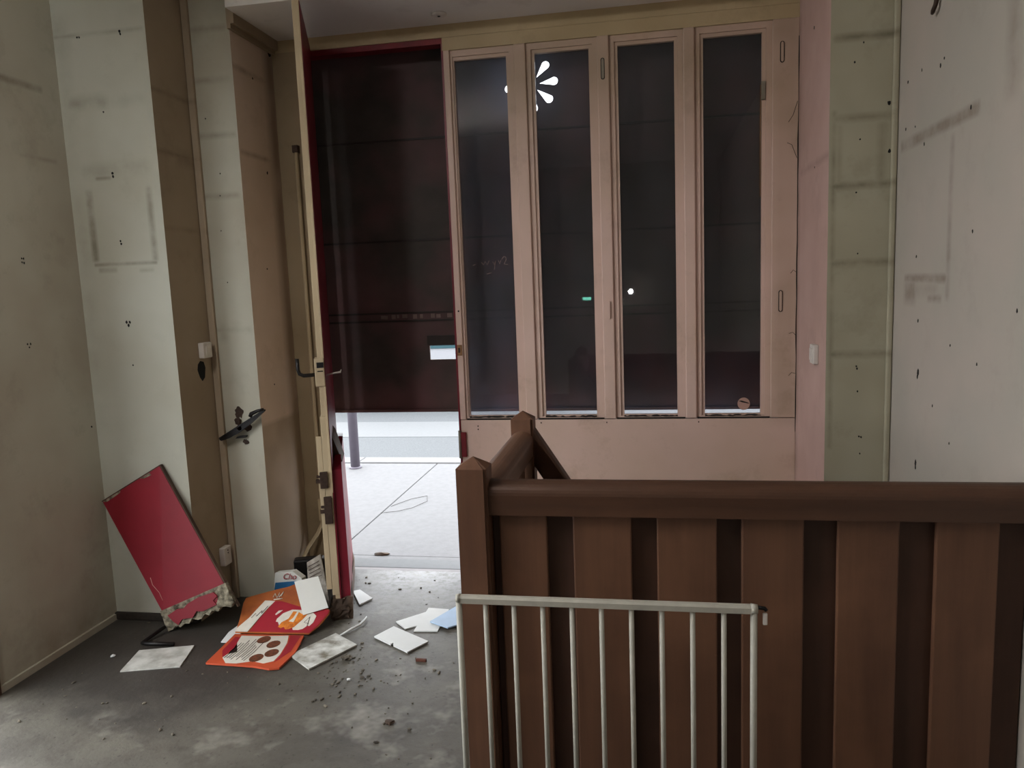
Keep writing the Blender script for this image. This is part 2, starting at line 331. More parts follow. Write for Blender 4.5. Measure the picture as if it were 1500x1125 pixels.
# left wall with the side doorway
bm = bmesh.new()
bx(bm, XL - 0.2, XL, YB, OPN[0], 0, ZM); bx(bm, XL - 0.2, XL, OPN[1], Y1, 0, ZM); bx(bm, XL - 0.2, XL, OPN[0], OPN[1], OPN[2], ZM)
wall_left = struct(mesh_obj('wall_left', bm, 'plaster_left'), 'grimy beige plaster wall on the left')
wall_back = struct(box('wall_back', XL - 0.2, XR + 0.2, YB - 0.2, YB, 0, ZM, 'back_plaster'), 'rear wall of the shop')
wall_right = struct(box('wall_right', XR, XR + 0.2, YB, 4.05, 0, ZM, 'plaster_right'), 'scuffed grey plaster wall on the right')
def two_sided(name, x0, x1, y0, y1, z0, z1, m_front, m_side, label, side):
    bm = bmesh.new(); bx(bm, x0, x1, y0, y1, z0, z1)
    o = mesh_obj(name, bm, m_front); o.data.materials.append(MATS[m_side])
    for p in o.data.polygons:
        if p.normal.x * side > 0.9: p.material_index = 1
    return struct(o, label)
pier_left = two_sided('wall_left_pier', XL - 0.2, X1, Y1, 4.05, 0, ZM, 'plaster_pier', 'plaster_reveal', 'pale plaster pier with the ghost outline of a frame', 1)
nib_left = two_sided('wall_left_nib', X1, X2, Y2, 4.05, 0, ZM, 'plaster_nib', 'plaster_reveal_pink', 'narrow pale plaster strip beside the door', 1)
pier_right = two_sided('wall_right_pier', XRR, XR, YR, 4.05, 0, ZM, 'plaster_right_pier', 'plaster_right_reveal', 'olive plaster pier with shelf marks at the right of the windows', -1)
struct(box('wall_front', XL - 0.2, XR + 0.2, YS + 0.052, 4.05, ZC + 0.06, 5.8, 'back_plaster'), 'outer wall above the shopfront')
# stairwell below the floor
bm = bmesh.new()
bx(bm, HX0 - 0.06, HX0, HY0, HY1, -2.2, -0.12); bx(bm, HX1, HX1 + 0.06, HY0, HY1, -2.2, -0.12)
bx(bm, HX0 - 0.06, HX1 + 0.06, HY0 - 0.06, HY0, -2.2, -0.12); bx(bm, HX0 - 0.06, HX1 + 0.06, HY1, HY1 + 0.06, -2.2, -0.12); bx(bm, HX0, HX1, HY0, HY1, -2.2, -2.14)
struct(mesh_obj('wall_stairwell', bm, 'basement'), 'dark walls of the cellar stairwell')
# side doorway casing
bm = bmesh.new(); y0, y1, h = OPN
bx(bm, XL - 0.21, XL + 0.018, y1 - 0.005, y1 + 0.045, 0, h + 0.045); bx(bm, XL - 0.21, XL + 0.018, y0 - 0.045, y0 + 0.005, 0, h + 0.045); bx(bm, XL - 0.21, XL + 0.018, y0, y1, h, h + 0.045)
struct(mesh_obj('door_2', bm, 'casing_wood'), 'dark wooden casing of the side doorway at the left edge')
struct(box('baseboard_left', XL, XL + 0.012, OPN[1] + 0.045, Y1, 0, 0.028, 'plaster_left'), 'thin beige skirting strip along the left wall')
struct(box('baseboard_pier', XL, X1, Y1 - 0.022, Y1, 0, 0.035, 'dark_gap', bev=0.006), 'blackened skirting at the foot of the pier')
# cove along the nib and ceiling
bm = bmesh.new(); bx(bm, X2, X2 + 0.035, Y2 - 0.02, YS, ZC - 0.045, ZC - 0.012); bx(bm, X2, X2 + 0.018, Y2 - 0.02, YS, ZC - 0.065, ZC - 0.045); bx(bm, X2, X2 + 0.035, Y2 - 0.02, YS, ZC - 0.012, ZM)
struct(mesh_obj('trim_7', bm, 'plaster_reveal'), 'plaster cove under the ceiling beside the door')
# plug holes and nail marks in the walls
def plug(parent, p, nrm, r=0.006, n=6):
    r *= 0.8
    nrm = Vector(nrm); u = Vector((0, 0, 1)); v = nrm.cross(u); bm = bmesh.new()
    ring = [bm.verts.new(Vector(p) + (u * math.cos(t) * r * random.uniform(0.8, 1.5) + v * math.sin(t) * r * random.uniform(0.6, 1.1)) + nrm * 0.0012) for t in [2 * math.pi * i / n for i in range(n)]]
    rb = [bm.verts.new(x.co - nrm * 0.004) for x in ring]
    bm.faces.new(ring); bm.faces.new(rb[::-1])
    for i in range(n): bm.faces.new((ring[i], ring[(i + 1) % n], rb[(i + 1) % n], rb[i]))
    mesh_obj('plug_hole', bm, 'dark_hole', parent)
for y, z in ((2.745, 1.68), (2.755, 1.68), (2.745, 1.665), (2.755, 1.662), (2.722, 1.332), (2.738, 1.332), (2.73, 1.318)): plug(wall_left, (XL, y, z), (1, 0, 0), 0.005)
plug(wall_left, (XL, 3.029, 0.93), (1, 0, 0), 0.006); plug(wall_left, (XL, 2.72, 2.265), (1, 0, 0), 0.008)
for x, z, r in ((-2.181, 2.625, 0.007), (-2.178, 2.613, 0.007), (-2.385, 2.618, 0.006), (-2.375, 2.618, 0.005), (-2.283, 2.045, 0.007), (-2.281, 2.032, 0.007), (-2.278, 1.755, 0.006), (-2.276, 1.742, 0.006), (-2.29, 1.398, 0.007), (-2.273, 1.398, 0.007), (-2.281, 1.383, 0.007), (-2.296, 2.304, 0.005), (-2.28, 1.204, 0.005)): plug(pier_left, (x, Y1, z), (0, -1, 0), r)
for x, z in ((-1.99, 2.31), (-1.94, 2.06), (-1.95, 1.96), (-1.96, 1.8), (-1.95, 1.56)): plug(nib_left, (x, Y2, z), (0, -1, 0), 0.004)
for y, z, r in ((3.526, 2.519, 0.007), (3.60, 2.09, 0.009), (3.52, 1.62, 0.006), (3.50, 1.05, 0.006)): plug(nib_left, (X2, y, z), (1, 0, 0), r)
for x, z in ((0.806, 2.338), (0.776, 2.27), (0.80, 1.99), (0.79, 1.795), (0.80, 1.565), (0.803, 1.13), (0.806, 1.12), (0.81, 1.03), (0.818, 0.85), (0.826, 0.847), (0.823, 0.78)): plug(pier_right, (x, YR, z), (0, -1, 0), 0.0045)
plug(pier_right, (0.90, YR, 2.115), (0, -1, 0), 0.010); plug(pier_right, (0.905, YR, 1.94), (0, -1, 0), 0.008)
for y, z, r in ((2.73, 2.137, 0.008), (2.70, 2.15, 0.006), (2.90, 2.165, 0.005), (3.04, 2.16, 0.007), (2.856, 1.915, 0.006), (2.48, 1.955, 0.006), (2.435, 1.601, 0.006), (2.847, 1.141, 0.014), (2.852, 1.125, 0.009), (2.845, 0.815, 0.012), (2.845, 0.80, 0.008), (2.863, 1.319, 0.007), (2.57, 1.258, 0.005), (2.37, 1.22, 0.005), (2.143, 1.383, 0.006), (2.702, 1.044, 0.005), (2.90, 1.54, 0.006), (2.55, 0.95, 0.004), (3.05, 2.0, 0.006), (2.95, 1.99, 0.004)): plug(wall_right, (XR, y, z), (-1, 0, 0), r)
plug(pier_right, (XRR, 3.44, 2.49), (-1, 0, 0), 0.009); plug(pier_right, (XRR, 3.40, 1.93), (-1, 0, 0), 0.004)
plug(nib_left, (X2, 3.72, 2.70), (1, 0, 0), 0.03, 9)
# broken hole below the switch
bm = bmesh.new(); prof = [(3.215, 1.185), (3.235, 1.20), (3.262, 1.193), (3.272, 1.165), (3.262, 1.12), (3.24, 1.105), (3.222, 1.125), (3.208, 1.16)]
prism('broken_hole', prof, X1 - 0.01, X1 + 0.0015, 'dark_hole', pier_left, axis='x')

# ------------------------------------------------------------------ setting: outdoors
struct(box('ground', -60, 60, -40, 80, -0.60, -0.50, 'bare_ground'), 'pale ground outside')
pav = struct(box('pavement', -30, 30, 4.09, 6.42, -0.30, -0.062, 'dark_gap'), 'pale pavement slabs outside the door')
xs = [-6.85, -5.6, -4.35, -3.1, -1.85, -0.6, 0.65, 1.9, 3.15]
for a, b in zip(xs, xs[1:]):
    for ya, yb in ((4.098, 6.37),): box('slab', a + 0.004, b - 0.004, ya, yb, -0.10, -0.05 + random.uniform(-0.0015, 0.0015), 'pavement_stone', pav, bev=0.004)
box('slab', -30, -6.855, 4.10, 6.37, -0.10, -0.05, 'pavement_stone', pav); box('slab', 3.155, 30, 4.10, 6.37, -0.10, -0.05, 'pavement_stone', pav)
xk = [-7.0, -5.9, -4.8, -3.7, -2.6, -1.5, -0.4, 0.7, 1.8, 2.9]
for a, b in zip(xk, xk[1:]): box('kerb_stone', a + 0.004, b - 0.004, 6.40, 6.60, -0.20, -0.045, 'kerb_stone', pav, bev=0.008)
def slope(y): return -0.13 - max(0, y - 6.6) * 0.035
bm = bmesh.new()
for ya, yb in ((6.60, 14.0),):
    v = [bm.verts.new(p) for p in ((-30, ya, slope(ya)), (30, ya, slope(ya)), (30, yb, slope(yb)), (-30, yb, slope(yb)), (-30, ya, -0.5), (30, ya, -0.5), (30, yb, -0.5), (-30, yb, -0.5))]
    for f in ((0, 1, 2, 3), (4, 7, 6, 5), (0, 4, 5, 1), (1, 5, 6, 2), (2, 6, 7, 3), (3, 7, 4, 0)): bm.faces.new([v[i] for i in f])
road = struct(mesh_obj('road', bm, 'asphalt'), 'grey street with white crossing stripes')
for ya, yb in ((8.20, 9.36), (10.45, 11.3)):
    bm = bmesh.new(); v = [bm.verts.new((x, y, slope(y) + dz)) for dz in (0.004, -0.01) for x, y in ((-7, ya), (5, ya), (5, yb), (-7, yb))]
    for f in ((0, 1, 2, 3), (7, 6, 5, 4), (0, 4, 5, 1), (1, 5, 6, 2), (2, 6, 7, 3), (3, 7, 4, 0)): bm.faces.new([v[i] for i in f])
    mesh_obj('road_stripe', bm, 'road_white', road)
th = struct(box('trim_8', X2, XRR, YS + 0.008, 3.795, -0.12, -0.004, 'threshold_stone', bev=0.003), 'worn stone threshold of the doorway')
box('joint_gap', X2, XRR, YS, 4.095, -0.12, -0.065, 'dark_gap', th); box('step_stone', X2, XRR, 3.825, 3.965, -0.12, -0.016, 'road_white', th, bev=0.008); box('outer_sill', X2, XRR, 3.975, 4.095, -0.12, -0.050, 'pavement_stone', th, bev=0.003)
# bollard
b = empty('street_pole', (-2.545, 6.2, -0.05)); tag(b, 'grey cylindrical street pole standing on the pavement beyond the door', 'pole')
tube('shaft', [(-2.545, 6.2, -0.05), (-2.545, 6.2, 2.6)], 0.041, 'pole_grey', b, 16)
tube('base_collar', [(-2.545, 6.2, -0.052), (-2.545, 6.2, -0.035)], 0.055, 'pole_grey', b, 16)
tube('cap', [(-2.545, 6.2, 2.6), (-2.545, 6.2, 2.63)], [0.046, 0.02], 'pole_grey', b, 16)
o = tube('string_loop', [(-1.85, 4.90, -0.046), (-1.74, 4.95, -0.046), (-1.66, 5.03, -0.045), (-1.60, 5.20, -0.046), (-1.64, 5.34, -0.046), (-1.74, 5.25, -0.046), (-1.83, 5.06, -0.046)], 0.0015, 'dark_gap', None, 5)
tag(o, 'thin dark loop of string lying on the pavement', 'string')
o = mesh_obj('dirt_clump', (lambda bm: (bmesh.ops.create_icosphere(bm, subdivisions=2, radius=0.03), bm)[1])(bmesh.new()), 'rotten_wood'); o.location = (-1.56, 4.105, -0.045); o.scale = (1.6, 0.6, 0.35)
for v in o.data.vertices: v.co *= random.uniform(0.8, 1.2)
tag(o, 'small clump of dirt beside the doorstep edge', 'dirt')
# parked car across the street, seen through the letter slot
cx, cy = -2.9, 11.4; cz = slope(11.4)
car = empty('car', (cx, cy, cz)); tag(car, 'white parked car glimpsed through the slot in the shutter', 'car')
def arch(c, r, n=9): return [(c + r * math.cos(math.pi * k / n), 0.30 + r * math.sin(math.pi * k / n)) for k in range(n + 1)][::-1]
prof = [(-2.05, 0.30)] + arch(-1.25, 0.36) + arch(1.3, 0.36) + [(2.05, 0.30), (2.1, 0.62), (1.95, 0.80), (1.1, 0.88), (0.3, 1.38), (-0.9, 1.42), (-1.75, 1.02), (-2.08, 0.92), (-2.12, 0.5)]
body = prism('body', [(x + cx, z + cz) for x, z in prof], cy - 0.82, cy + 0.82, 'car_white', car)
for sgn in (-1, 1):
    for wp in ([(-1.45, 0.92), (-0.35, 0.92), (-0.35, 1.33), (-0.85, 1.34)], [(-0.25, 0.92), (0.85, 0.92), (0.28, 1.30), (-0.25, 1.33)]):
        prism('side_window', [(x + cx, z + cz) for x, z in wp], cy + sgn * 0.825 - 0.008, cy + sgn * 0.825 + 0.008, 'car_glass', car)
for wx in (-1.25, 1.3):
    prism('wheel_arch', [(x + cx, z + cz) for x, z in [(wx + 0.40, 0.32)] + [(wx + 0.41 * math.cos(math.pi * k / 10), 0.32 + 0.41 * math.sin(math.pi * k / 10)) for k in range(11)][1:] + [(wx - 0.36, 0.32)] + [(wx + 0.36 * math.cos(math.pi * k / 10), 0.32 + 0.36 * math.sin(math.pi * k / 10)) for k in range(11)][::-1]], cy - 0.835, cy + 0.835, 'car_grey', car)
    for sgn in (-1, 1):
        wh = tube('wheel', [(wx + cx, cy + sgn * 0.80, cz + 0.30), (wx + cx, cy + sgn * 0.62, cz + 0.30)], 0.30, 'tyre', car, 20)
        tube('hub_cap', [(wx + cx, cy + sgn * 0.812, cz + 0.30), (wx + cx, cy + sgn * 0.80, cz + 0.30)], 0.19, 'car_grey', wh, 16)

# ------------------------------------------------------------------ shopfront joinery
YF = YS + 0.052
struct(box('trim_1', X2, XRR, YS - 0.004, YF, 2.69, ZC, 'header_paint'), 'olive painted beam under the ceiling')
struct(box('trim_2', -0.956, XRR, YS - 0.001, YF, 2.63, 2.69, 'header_paint'), 'olive lower beam above the tall windows')
struct(box('trim_3', -1.688, -0.956, YS + 0.004, YF + 0.02, 2.664, 2.69, 'lintel_red'), 'dark red lintel strip above the doorway')
struct(box('trim_4', X2, -1.688, YS - 0.01, YF, 0, 2.69, 'post_paint'), 'painted door post at the left of the doorway')
box('red_edge', -1.688, -1.676, YS - 0.008, YF, 0, 2.664, 'red_paint', bpy.data.objects['trim_4'])
st = struct(box('trim_5', -0.952, -0.922, YS - 0.003, YF, 0.82, 2.63, 'frame_paint', bev=0.003), 'pinkish painted post between doorway and first window')
box('red_edge', -0.962, -0.952, YS, YF + 0.02, 0.0, 2.664, 'red_paint', st)
kp = box('keeper_plate', -0.951, -0.926, YS - 0.007, YS + 0.0, 1.150, 1.205, 'brass', st, bev=0.002); box('keeper_slot', -0.945, -0.935, YS - 0.009, YS - 0.004, 1.165, 1.19, 'rusty_metal', kp)
prism('nail_hole', ellipse(-0.935, 1.375, 0.004, 0.005, 8), YS - 0.005, YS, 'dark_hole', st)
hb = box('hinge_bracket', -0.955, -0.925, YS - 0.012, YS, 0.625, 0.755, 'lintel_red', st, bev=0.003); tube('hinge_pin', [(-0.958, YS - 0.012, 0.62), (-0.958, YS - 0.012, 0.765)], 0.007, 'grey_metal', hb)
for i, (a, b_) in enumerate(((-0.608, -0.551), (-0.213, -0.158), (0.181, 0.231))):
    struct(box('trim_%d' % (9 + i), a, b_, YS - 0.004, YF, 0.82, 2.63, 'frame_paint', bev=0.004), ('painted mullion between the first and second windows from the door', 'painted mullion between the two middle windows', 'painted mullion left of the window nearest the right wall')[i])
rs = struct(box('trim_12', 0.575, XRR, YS - 0.003, YF, 0.82, 2.63, 'frame_paint', bev=0.003), 'wide painted stile at the right of the windows')
pn = struct(box('wall_front_panel', -0.952, XRR, YS + 0.002, YF, 0, 0.816, 'frame_paint', bev=0.003), 'pinkish painted panel below the windows')
for x, z in ((-0.862, 0.785), (-0.862, 0.768), (-0.535, 0.80), (-0.205, 0.80), (0.24, 0.80)): prism('screw_head', ellipse(x, z, 0.003, 0.004, 6), YS - 0.0005, YS + 0.004, 'dark_gap', pn)
random.seed(3)
tube('shrinkage_crack', [(XRR - 0.003 + random.uniform(-0.0015, 0.0015), YS - 0.004, 0.75 + 0.09 * q) for q in range(21)], [random.uniform(0.0008, 0.0028) for q in range(21)], 'dark_gap', rs, 5)
for pts in ([(0.655, 1.02), (0.668, 1.035), (0.685, 1.03)], [(0.66, 1.50), (0.672, 1.515), (0.684, 1.505)], [(0.645, 2.18), (0.665, 2.21), (0.684, 2.27)], [(0.64, 2.09), (0.66, 2.08), (0.683, 2.02)], [(0.655, 1.22), (0.672, 1.225), (0.686, 1.21)]):
    tube('hairline_crack', [(x, YS - 0.003, z) for x, z in pts], 0.0012, 'dark_gap', rs, 5)
# slot plates: rounded oblong inlays in stiles and mullion
def slot(parent, x, z0, z1, split=False, raised=False):
    r = 0.0095; pr = [(x + r * math.cos(t), z1 - r + r * math.sin(t)) for t in [math.pi * q / 6 for q in range(7)]] + [(x + r * math.cos(t), z0 + r + r * math.sin(t)) for t in [math.pi + math.pi * q / 6 for q in range(7)]]
    p = prism('slot_rim', pr, YS - 0.0055, YS, 'frame_paint' if raised else 'dark_gap', parent)
    q = 0.62
    prism('slot_inlay', [(x + (a - x) * q, (z0 + z1) / 2 + (c_ - (z0 + z1) / 2) * 0.93) for a, c_ in pr], YS - (0.014 if raised else 0.0065), YS, 'frame_paint' if not split else 'grey_metal', p)
slot(rs, 0.616, 2.441, 2.534); slot(rs, 0.616, 1.322, 1.424)
slot(bpy.data.objects['trim_10'], -0.187, 2.433, 2.531, split=True); slot(bpy.data.objects['trim_10'], -0.182, 1.311, 1.403, raised=True)
# windows
def ring(name, o, i, y0, y1, mat, parent):
    return prism(name, [(o[0], o[2]), (o[1], o[2]), (o[1], o[3]), (o[0], o[3])], y0, y1, mat, parent, holes=[[(i[0], i[2]), (i[1], i[2]), (i[1], i[3]), (i[0], i[3])]])
GZ0, GZ1 = 0.836, 2.585
WIN = [(-0.922, -0.608, -0.905, -0.648), (-0.551, -0.213, -0.511, -0.253), (-0.158, 0.181, -0.118, 0.141), (0.231, 0.575, 0.271, 0.532)]
wl = ('tall dusty grey window pane next to the doorway', 'tall dark window lit by the cut-out flower behind its top', 'tall dark window between the two right mullions', 'tall dark window nearest the right wall with a round sticker')
for n, (a, b_, c_, d_) in enumerate(WIN):
    r_ = struct(empty('window_%d' % (n + 1), ((a + b_) / 2, YS, 0.82)), wl[n])
    ring('sash_frame', (a, b_, 0.82, 2.63), (c_ - 0.016 if n else c_ - 0.006, d_ + 0.016, GZ0 - 0.004, GZ1 + 0.016), YS + 0.010, YS + 0.045, 'frame_paint', r_)
    ring('glazing_bead', (c_ - 0.017 if n else c_ - 0.007, d_ + 0.017, GZ0 - 0.006, GZ1 + 0.017), (c_, d_, GZ0, GZ1), YS + 0.019, YS + 0.045, 'frame_paint', r_)
    box('pane', c_ - 0.01, d_ + 0.01, YS + 0.036, YS + 0.040, GZ0 - 0.008, GZ1 + 0.01, 'glass_dusty' if n == 0 else 'glass_clean', r_)
    # crumbled putty along the sill
    bm = bmesh.new(); N = 18; xs_ = [c_ + (d_ - c_) * q / N for q in range(N + 1)]
    top = [bm.verts.new((x, YS + 0.008, GZ0 - 0.006 + random.uniform(0, 0.006))) for x in xs_]; bot = [bm.verts.new((x, YS + 0.008, 0.8255 + random.uniform(0, 0.003))) for x in xs_]
    tb = [bm.verts.new((v.co.x, YS + 0.036, v.co.z)) for v in top]
    for q in range(N): bm.faces.new((bot[q], bot[q + 1], top[q + 1], top[q])); bm.faces.new((top[q], top[q + 1], tb[q + 1], tb[q]))
    bmesh.ops.translate(bm, verts=bm.verts, vec=-r_.location); mesh_obj('crumbled_putty', bm, 'dark_gap', r_)
    box('sill_gap', a + 0.004, b_ - 0.004, YS + 0.002, YS + 0.012, 0.8165, 0.8235, 'dark_gap', r_)
w4 = bpy.data.objects['window_4']
tube('bead_chain', [(0.527, YS + 0.025, 2.36), (0.526, YS + 0.024, 2.1), (0.527, YS + 0.024, 1.86)], 0.0022, 'brass', w4, 6)
box('catch', 0.528, 0.545, YS + 0.004, YS + 0.022, 2.29, 2.37, 'grey_metal', w4)
st_ = prism('round_sticker', ellipse(0.455, 0.882, 0.029, 0.030, 28), YS + 0.0335, YS + 0.0355, 'sticker_pink'); tag(st_, 'round pinkish sticker with a dark slash on the last window pane', 'sticker')
prism('rim', ellipse(0.455, 0.882, 0.030, 0.031, 28), YS + 0.0350, YS + 0.0358, 'dark_gap', st_)
prism('dark_slash', [(0.43, 0.896), (0.445, 0.898), (0.475, 0.888), (0.482, 0.882), (0.45, 0.888)], YS + 0.0325, YS + 0.0335, 'dark_gap', st_)
# scratched scrawl on the dusty pane
for pts in ([(-0.86, 1.60), (-0.845, 1.605)], [(-0.815, 1.615), (-0.805, 1.60), (-0.795, 1.618), (-0.785, 1.60), (-0.775, 1.62)], [(-0.757, 1.615), (-0.75, 1.60), (-0.742, 1.618), (-0.75, 1.575)], [(-0.728, 1.62), (-0.722, 1.602), (-0.715, 1.62)], [(-0.71, 1.625), (-0.70, 1.638), (-0.69, 1.635), (-0.688, 1.622), (-0.70, 1.60), (-0.68, 1.598)], [(-0.79, 1.555), (-0.765, 1.56)]):
    tube('scratched_stroke', [(x, YS + 0.0352, z) for x, z in pts], 0.0012, 'chalk', bpy.data.objects['window_1'], 5)

# ------------------------------------------------------------------ shutter outside the glass
YH = 3.955
sh = empty('roller_shutter', (-0.55, YH, 0.83)); tag(sh, 'dark rusty steel shop shutter lowered halfway behind the windows and doorway', 'shutter')
SX0, SX1 = -1.79, 0.66
seams = [0.832, 1.325, 1.368, 1.75, 2.268, 2.80]
def petal(cx, cz, ang, r0, r1, wdt, n=8):
    pts = []; d = Vector((math.cos(ang), math.sin(ang))); q = Vector((-d.y, d.x))
    pts.append(d * r0)
    c_ = d * (r1 - wdt)
    a0 = -math.pi / 2
    for i in range(n + 1):
        t = a0 + math.pi * i / n; pts.append(c_ + d * (wdt * math.cos(t)) + q * (wdt * math.sin(t)))
    return [(cx + p.x, cz + p.y) for p in pts]
holesA = [petal(-0.557, 2.490, math.radians(5 + 45 * i), 0.038, 0.136, 0.0205) for i in range(8)]
slotB = [(-1.156, 1.113), (-1.0145, 1.113), (-1.0145, 1.188), (-1.156, 1.188)]
for i, (a, b_) in enumerate(zip(seams, seams[1:])):
    g = 0.003
    hs = holesA if i == 4 else [slotB] if i == 0 else []
    prism('shutter_panel', [(SX0, a + g), (SX1, a + g), (SX1, b_ - g), (SX0, b_ - g)], YH, YH + 0.012, 'shutter_steel', sh, holes=hs)
    box('lap_seam', SX0, SX1, YH - 0.006, YH + 0.016, b_ - 0.005, b_ + 0.005, 'shutter_seam', sh)
box('bottom_rail', SX0, SX1, YH - 0.010, YH + 0.022, 0.828, 0.842, 'shutter_steel', sh)
box('slot_flap', -1.165, -1.005, YH - 0.014, YH - 0.002, 1.192, 1.243, 'shutter_seam', sh, bev=0.002)
for i, x in enumerate((-1.42, -1.40, -1.36, -1.33, -1.30, -1.24, -1.20, -1.14, -1.11, -1.05)): box('pale_smear', x, x + random.uniform(0.012, 0.03), YH - 0.0015, YH + 0.001, 1.335 + random.uniform(0, 0.006), 1.355 + random.uniform(0, 0.006), 'shutter_mark', sh)
box('side_guide', X2, SX0 + 0.01, YH - 0.03, YH + 0.04, 0, 2.80, 'shutter_seam', sh); box('side_guide', SX1 - 0.01, XRR, YH - 0.03, YH + 0.04, 0, 2.80, 'shutter_seam', sh)

# ------------------------------------------------------------------ open door leaf
HP = Vector((-1.625, 3.735, 0)); NP = Vector((-1.400, 3.142, 0)); dl = (NP - HP); LEN = dl.length; dl.normalize(); nn = Vector((-dl.y, dl.x, 0))
if nn.x < 0: nn = -nn
UZ = Vector((0, 0, 1)); TH = 0.032
door = empty('door_1', (HP.x, HP.y, 0)); struct(door, 'red and cream wooden door standing open, seen edge on')
def dbox(name, s0, s1, n0, n1, z0, z1, mat, parent=door, bev=0.0):
    c_ = HP + dl * ((s0 + s1) / 2) + nn * ((n0 + n1) / 2) + UZ * ((z0 + z1) / 2)
    return obox(name, c_, dl, nn, UZ, (s1 - s0) / 2, (n1 - n0) / 2, (z1 - z0) / 2, mat, parent, bev)
dbox('core_panel', 0.0, LEN - 0.004, -TH + 0.006, -0.004, 0.09, 2.70, 'cream_paint')
dbox('red_face', 0.0, LEN, -0.005, 0.0, 0.10, 2.70, 'red_paint')
dbox('closing_stile', LEN - 0.09, LEN + 0.002, -TH, -0.005, 0.95, 2.70, 'cream_paint', bev=0.002)
dbox('closing_stile', LEN - 0.09, LEN + 0.001, -TH - 0.006, -0.006, 0.12, 0.95, 'cream_paint', bev=0.002)
dbox('edge_bead', LEN - 0.03, LEN + 0.004, -0.012, -0.003, 0.60, 2.70, 'cream_paint', bev=0.001)
# proud kick board on the outer face, broken along its top
def dP(s, n, z): return HP + dl * s + nn * n + UZ * z
kb = [dP(0.03, 0.042, 0.05), dP(LEN - 0.01, 0.042, 0.05), dP(LEN - 0.01, 0.040, 0.70), dP(0.5, 0.036, 0.745), dP(0.35, 0.03, 0.71), dP(0.2, 0.038, 0.775), dP(0.03, 0.03, 0.76)]
bm = bmesh.new(); t_ = [bm.verts.new(p) for p in kb]; b2 = [bm.verts.new(p - nn * (0.04 if i < 3 else 0.03)) for i, p in enumerate(kb)]
bm.faces.new(t_); bm.faces.new(b2[::-1])
for i in range(len(kb)): j = (i + 1) % len(kb); bm.faces.new((t_[i], b2[i], b2[j], t_[j]))
bmesh.ops.translate(bm, verts=bm.verts, vec=-door.location); mesh_obj('kick_board', bm, 'red_paint', door)
bm = bmesh.new(); sp = [dP(0.35, 0.0, 0.70), dP(0.35, 0.045, 0.715), dP(0.35, 0.012, 0.84), dP(0.35, 0.0, 0.86), dP(0.50, 0.0, 0.70), dP(0.50, 0.04, 0.71), dP(0.50, 0.008, 0.81), dP(0.50, 0.0, 0.83)]
v = [bm.verts.new(p) for p in sp]
for f in ((0, 1, 2, 3), (4, 7, 6, 5), (0, 4, 5, 1), (1, 5, 6, 2), (2, 6, 7, 3), (3, 7, 4, 0)): bm.faces.new([v[i] for i in f])
bmesh.ops.translate(bm, verts=bm.verts, vec=-door.location); mesh_obj('splintered_board', bm, 'rotten_wood', door)
# rotten foot
bm = bmesh.new()
for (s0, s1, n0, n1, z0, z1) in ((0.02, LEN + 0.004, -0.04, 0.046, 0.0, 0.10), (LEN - 0.14, LEN + 0.008, -0.052, 0.03, 0.012, 0.06)):
    c_ = dP((s0 + s1) / 2, (n0 + n1) / 2, (z0 + z1) / 2); vs = bx(bm, -(s1 - s0) / 2, (s1 - s0) / 2, -(n1 - n0) / 2, (n1 - n0) / 2, -(z1 - z0) / 2, (z1 - z0) / 2); M = Matrix((dl, nn, UZ)).transposed()
    for q in vs: q.co = M @ q.co + c_
bmesh.ops.subdivide_edges(bm, edges=bm.edges[:], cuts=3, use_grid_fill=True)
for q in bm.verts:
    if q.co.z > 0.004: q.co += Vector((random.uniform(-1, 1) * 0.006, random.uniform(-1, 1) * 0.006, random.uniform(-1, 1) * 0.008))
bmesh.ops.translate(bm, verts=bm.verts, vec=-door.location); mesh_obj('rotten_foot', bm, 'rotten_wood', door)
# lock case, handles, bolts on the closing edge
lk = dbox('lock_case', LEN - 0.06, LEN + 0.008, -TH - 0.014, -0.004, 1.085, 1.21, 'cream_paint', bev=0.003)
dbox('bolt_slot', LEN + 0.006, LEN + 0.0095, -TH - 0.004, -0.006, 1.168, 1.192, 'dark_hole', lk); dbox('bolt_slot', LEN + 0.006, LEN + 0.0095, -TH - 0.002, -0.010, 1.150, 1.155, 'dark_hole', lk)
tube('inner_handle', [tuple(p) for p in (dP(LEN - 0.03, -TH - 0.010, 1.135), dP(LEN - 0.03, -TH - 0.065, 1.133), dP(LEN - 0.03, -TH - 0.082, 1.142), dP(LEN - 0.03, -TH - 0.087, 1.16), dP(LEN - 0.03, -TH - 0.088, 1.21))], 0.0085, 'black_metal', door, 10)
tube('outer_handle', [tuple(p) for p in (dP(LEN - 0.05, -0.002, 1.128), dP(LEN - 0.05, 0.035, 1.136), dP(LEN - 0.05, 0.062, 1.139), dP(LEN - 0.05, 0.066, 1.150))], [0.0028, 0.0035, 0.0045, 0.002], 'white_plastic', door, 8)
for z0, z1, n_ in ((0.625, 0.70, -0.045), (0.46, 0.585, -0.035)):
    bt = dbox('edge_bolt', LEN - 0.03, LEN + 0.012, n_ - 0.012, n_ + 0.022, z0, z1, 'rusty_metal', bev=0.002)
    dbox('bolt_lever', LEN - 0.01, LEN + 0.01, n_ - 0.03, n_ - 0.012, (z0 + z1) / 2 - 0.012, (z0 + z1) / 2 + 0.004, 'rusty_metal', bt); dbox('bolt_lever', LEN - 0.01, LEN + 0.01, n_ - 0.026, n_ - 0.012, (z0 + z1) / 2 + 0.012, (z0 + z1) / 2 + 0.022, 'rusty_metal', bt)
dbox('bare_wood_strip', LEN - 0.012, LEN + 0.002, -TH - 0.03, -TH - 0.006, 0.15, 0.86, 'cream_paint', bev=0.002)

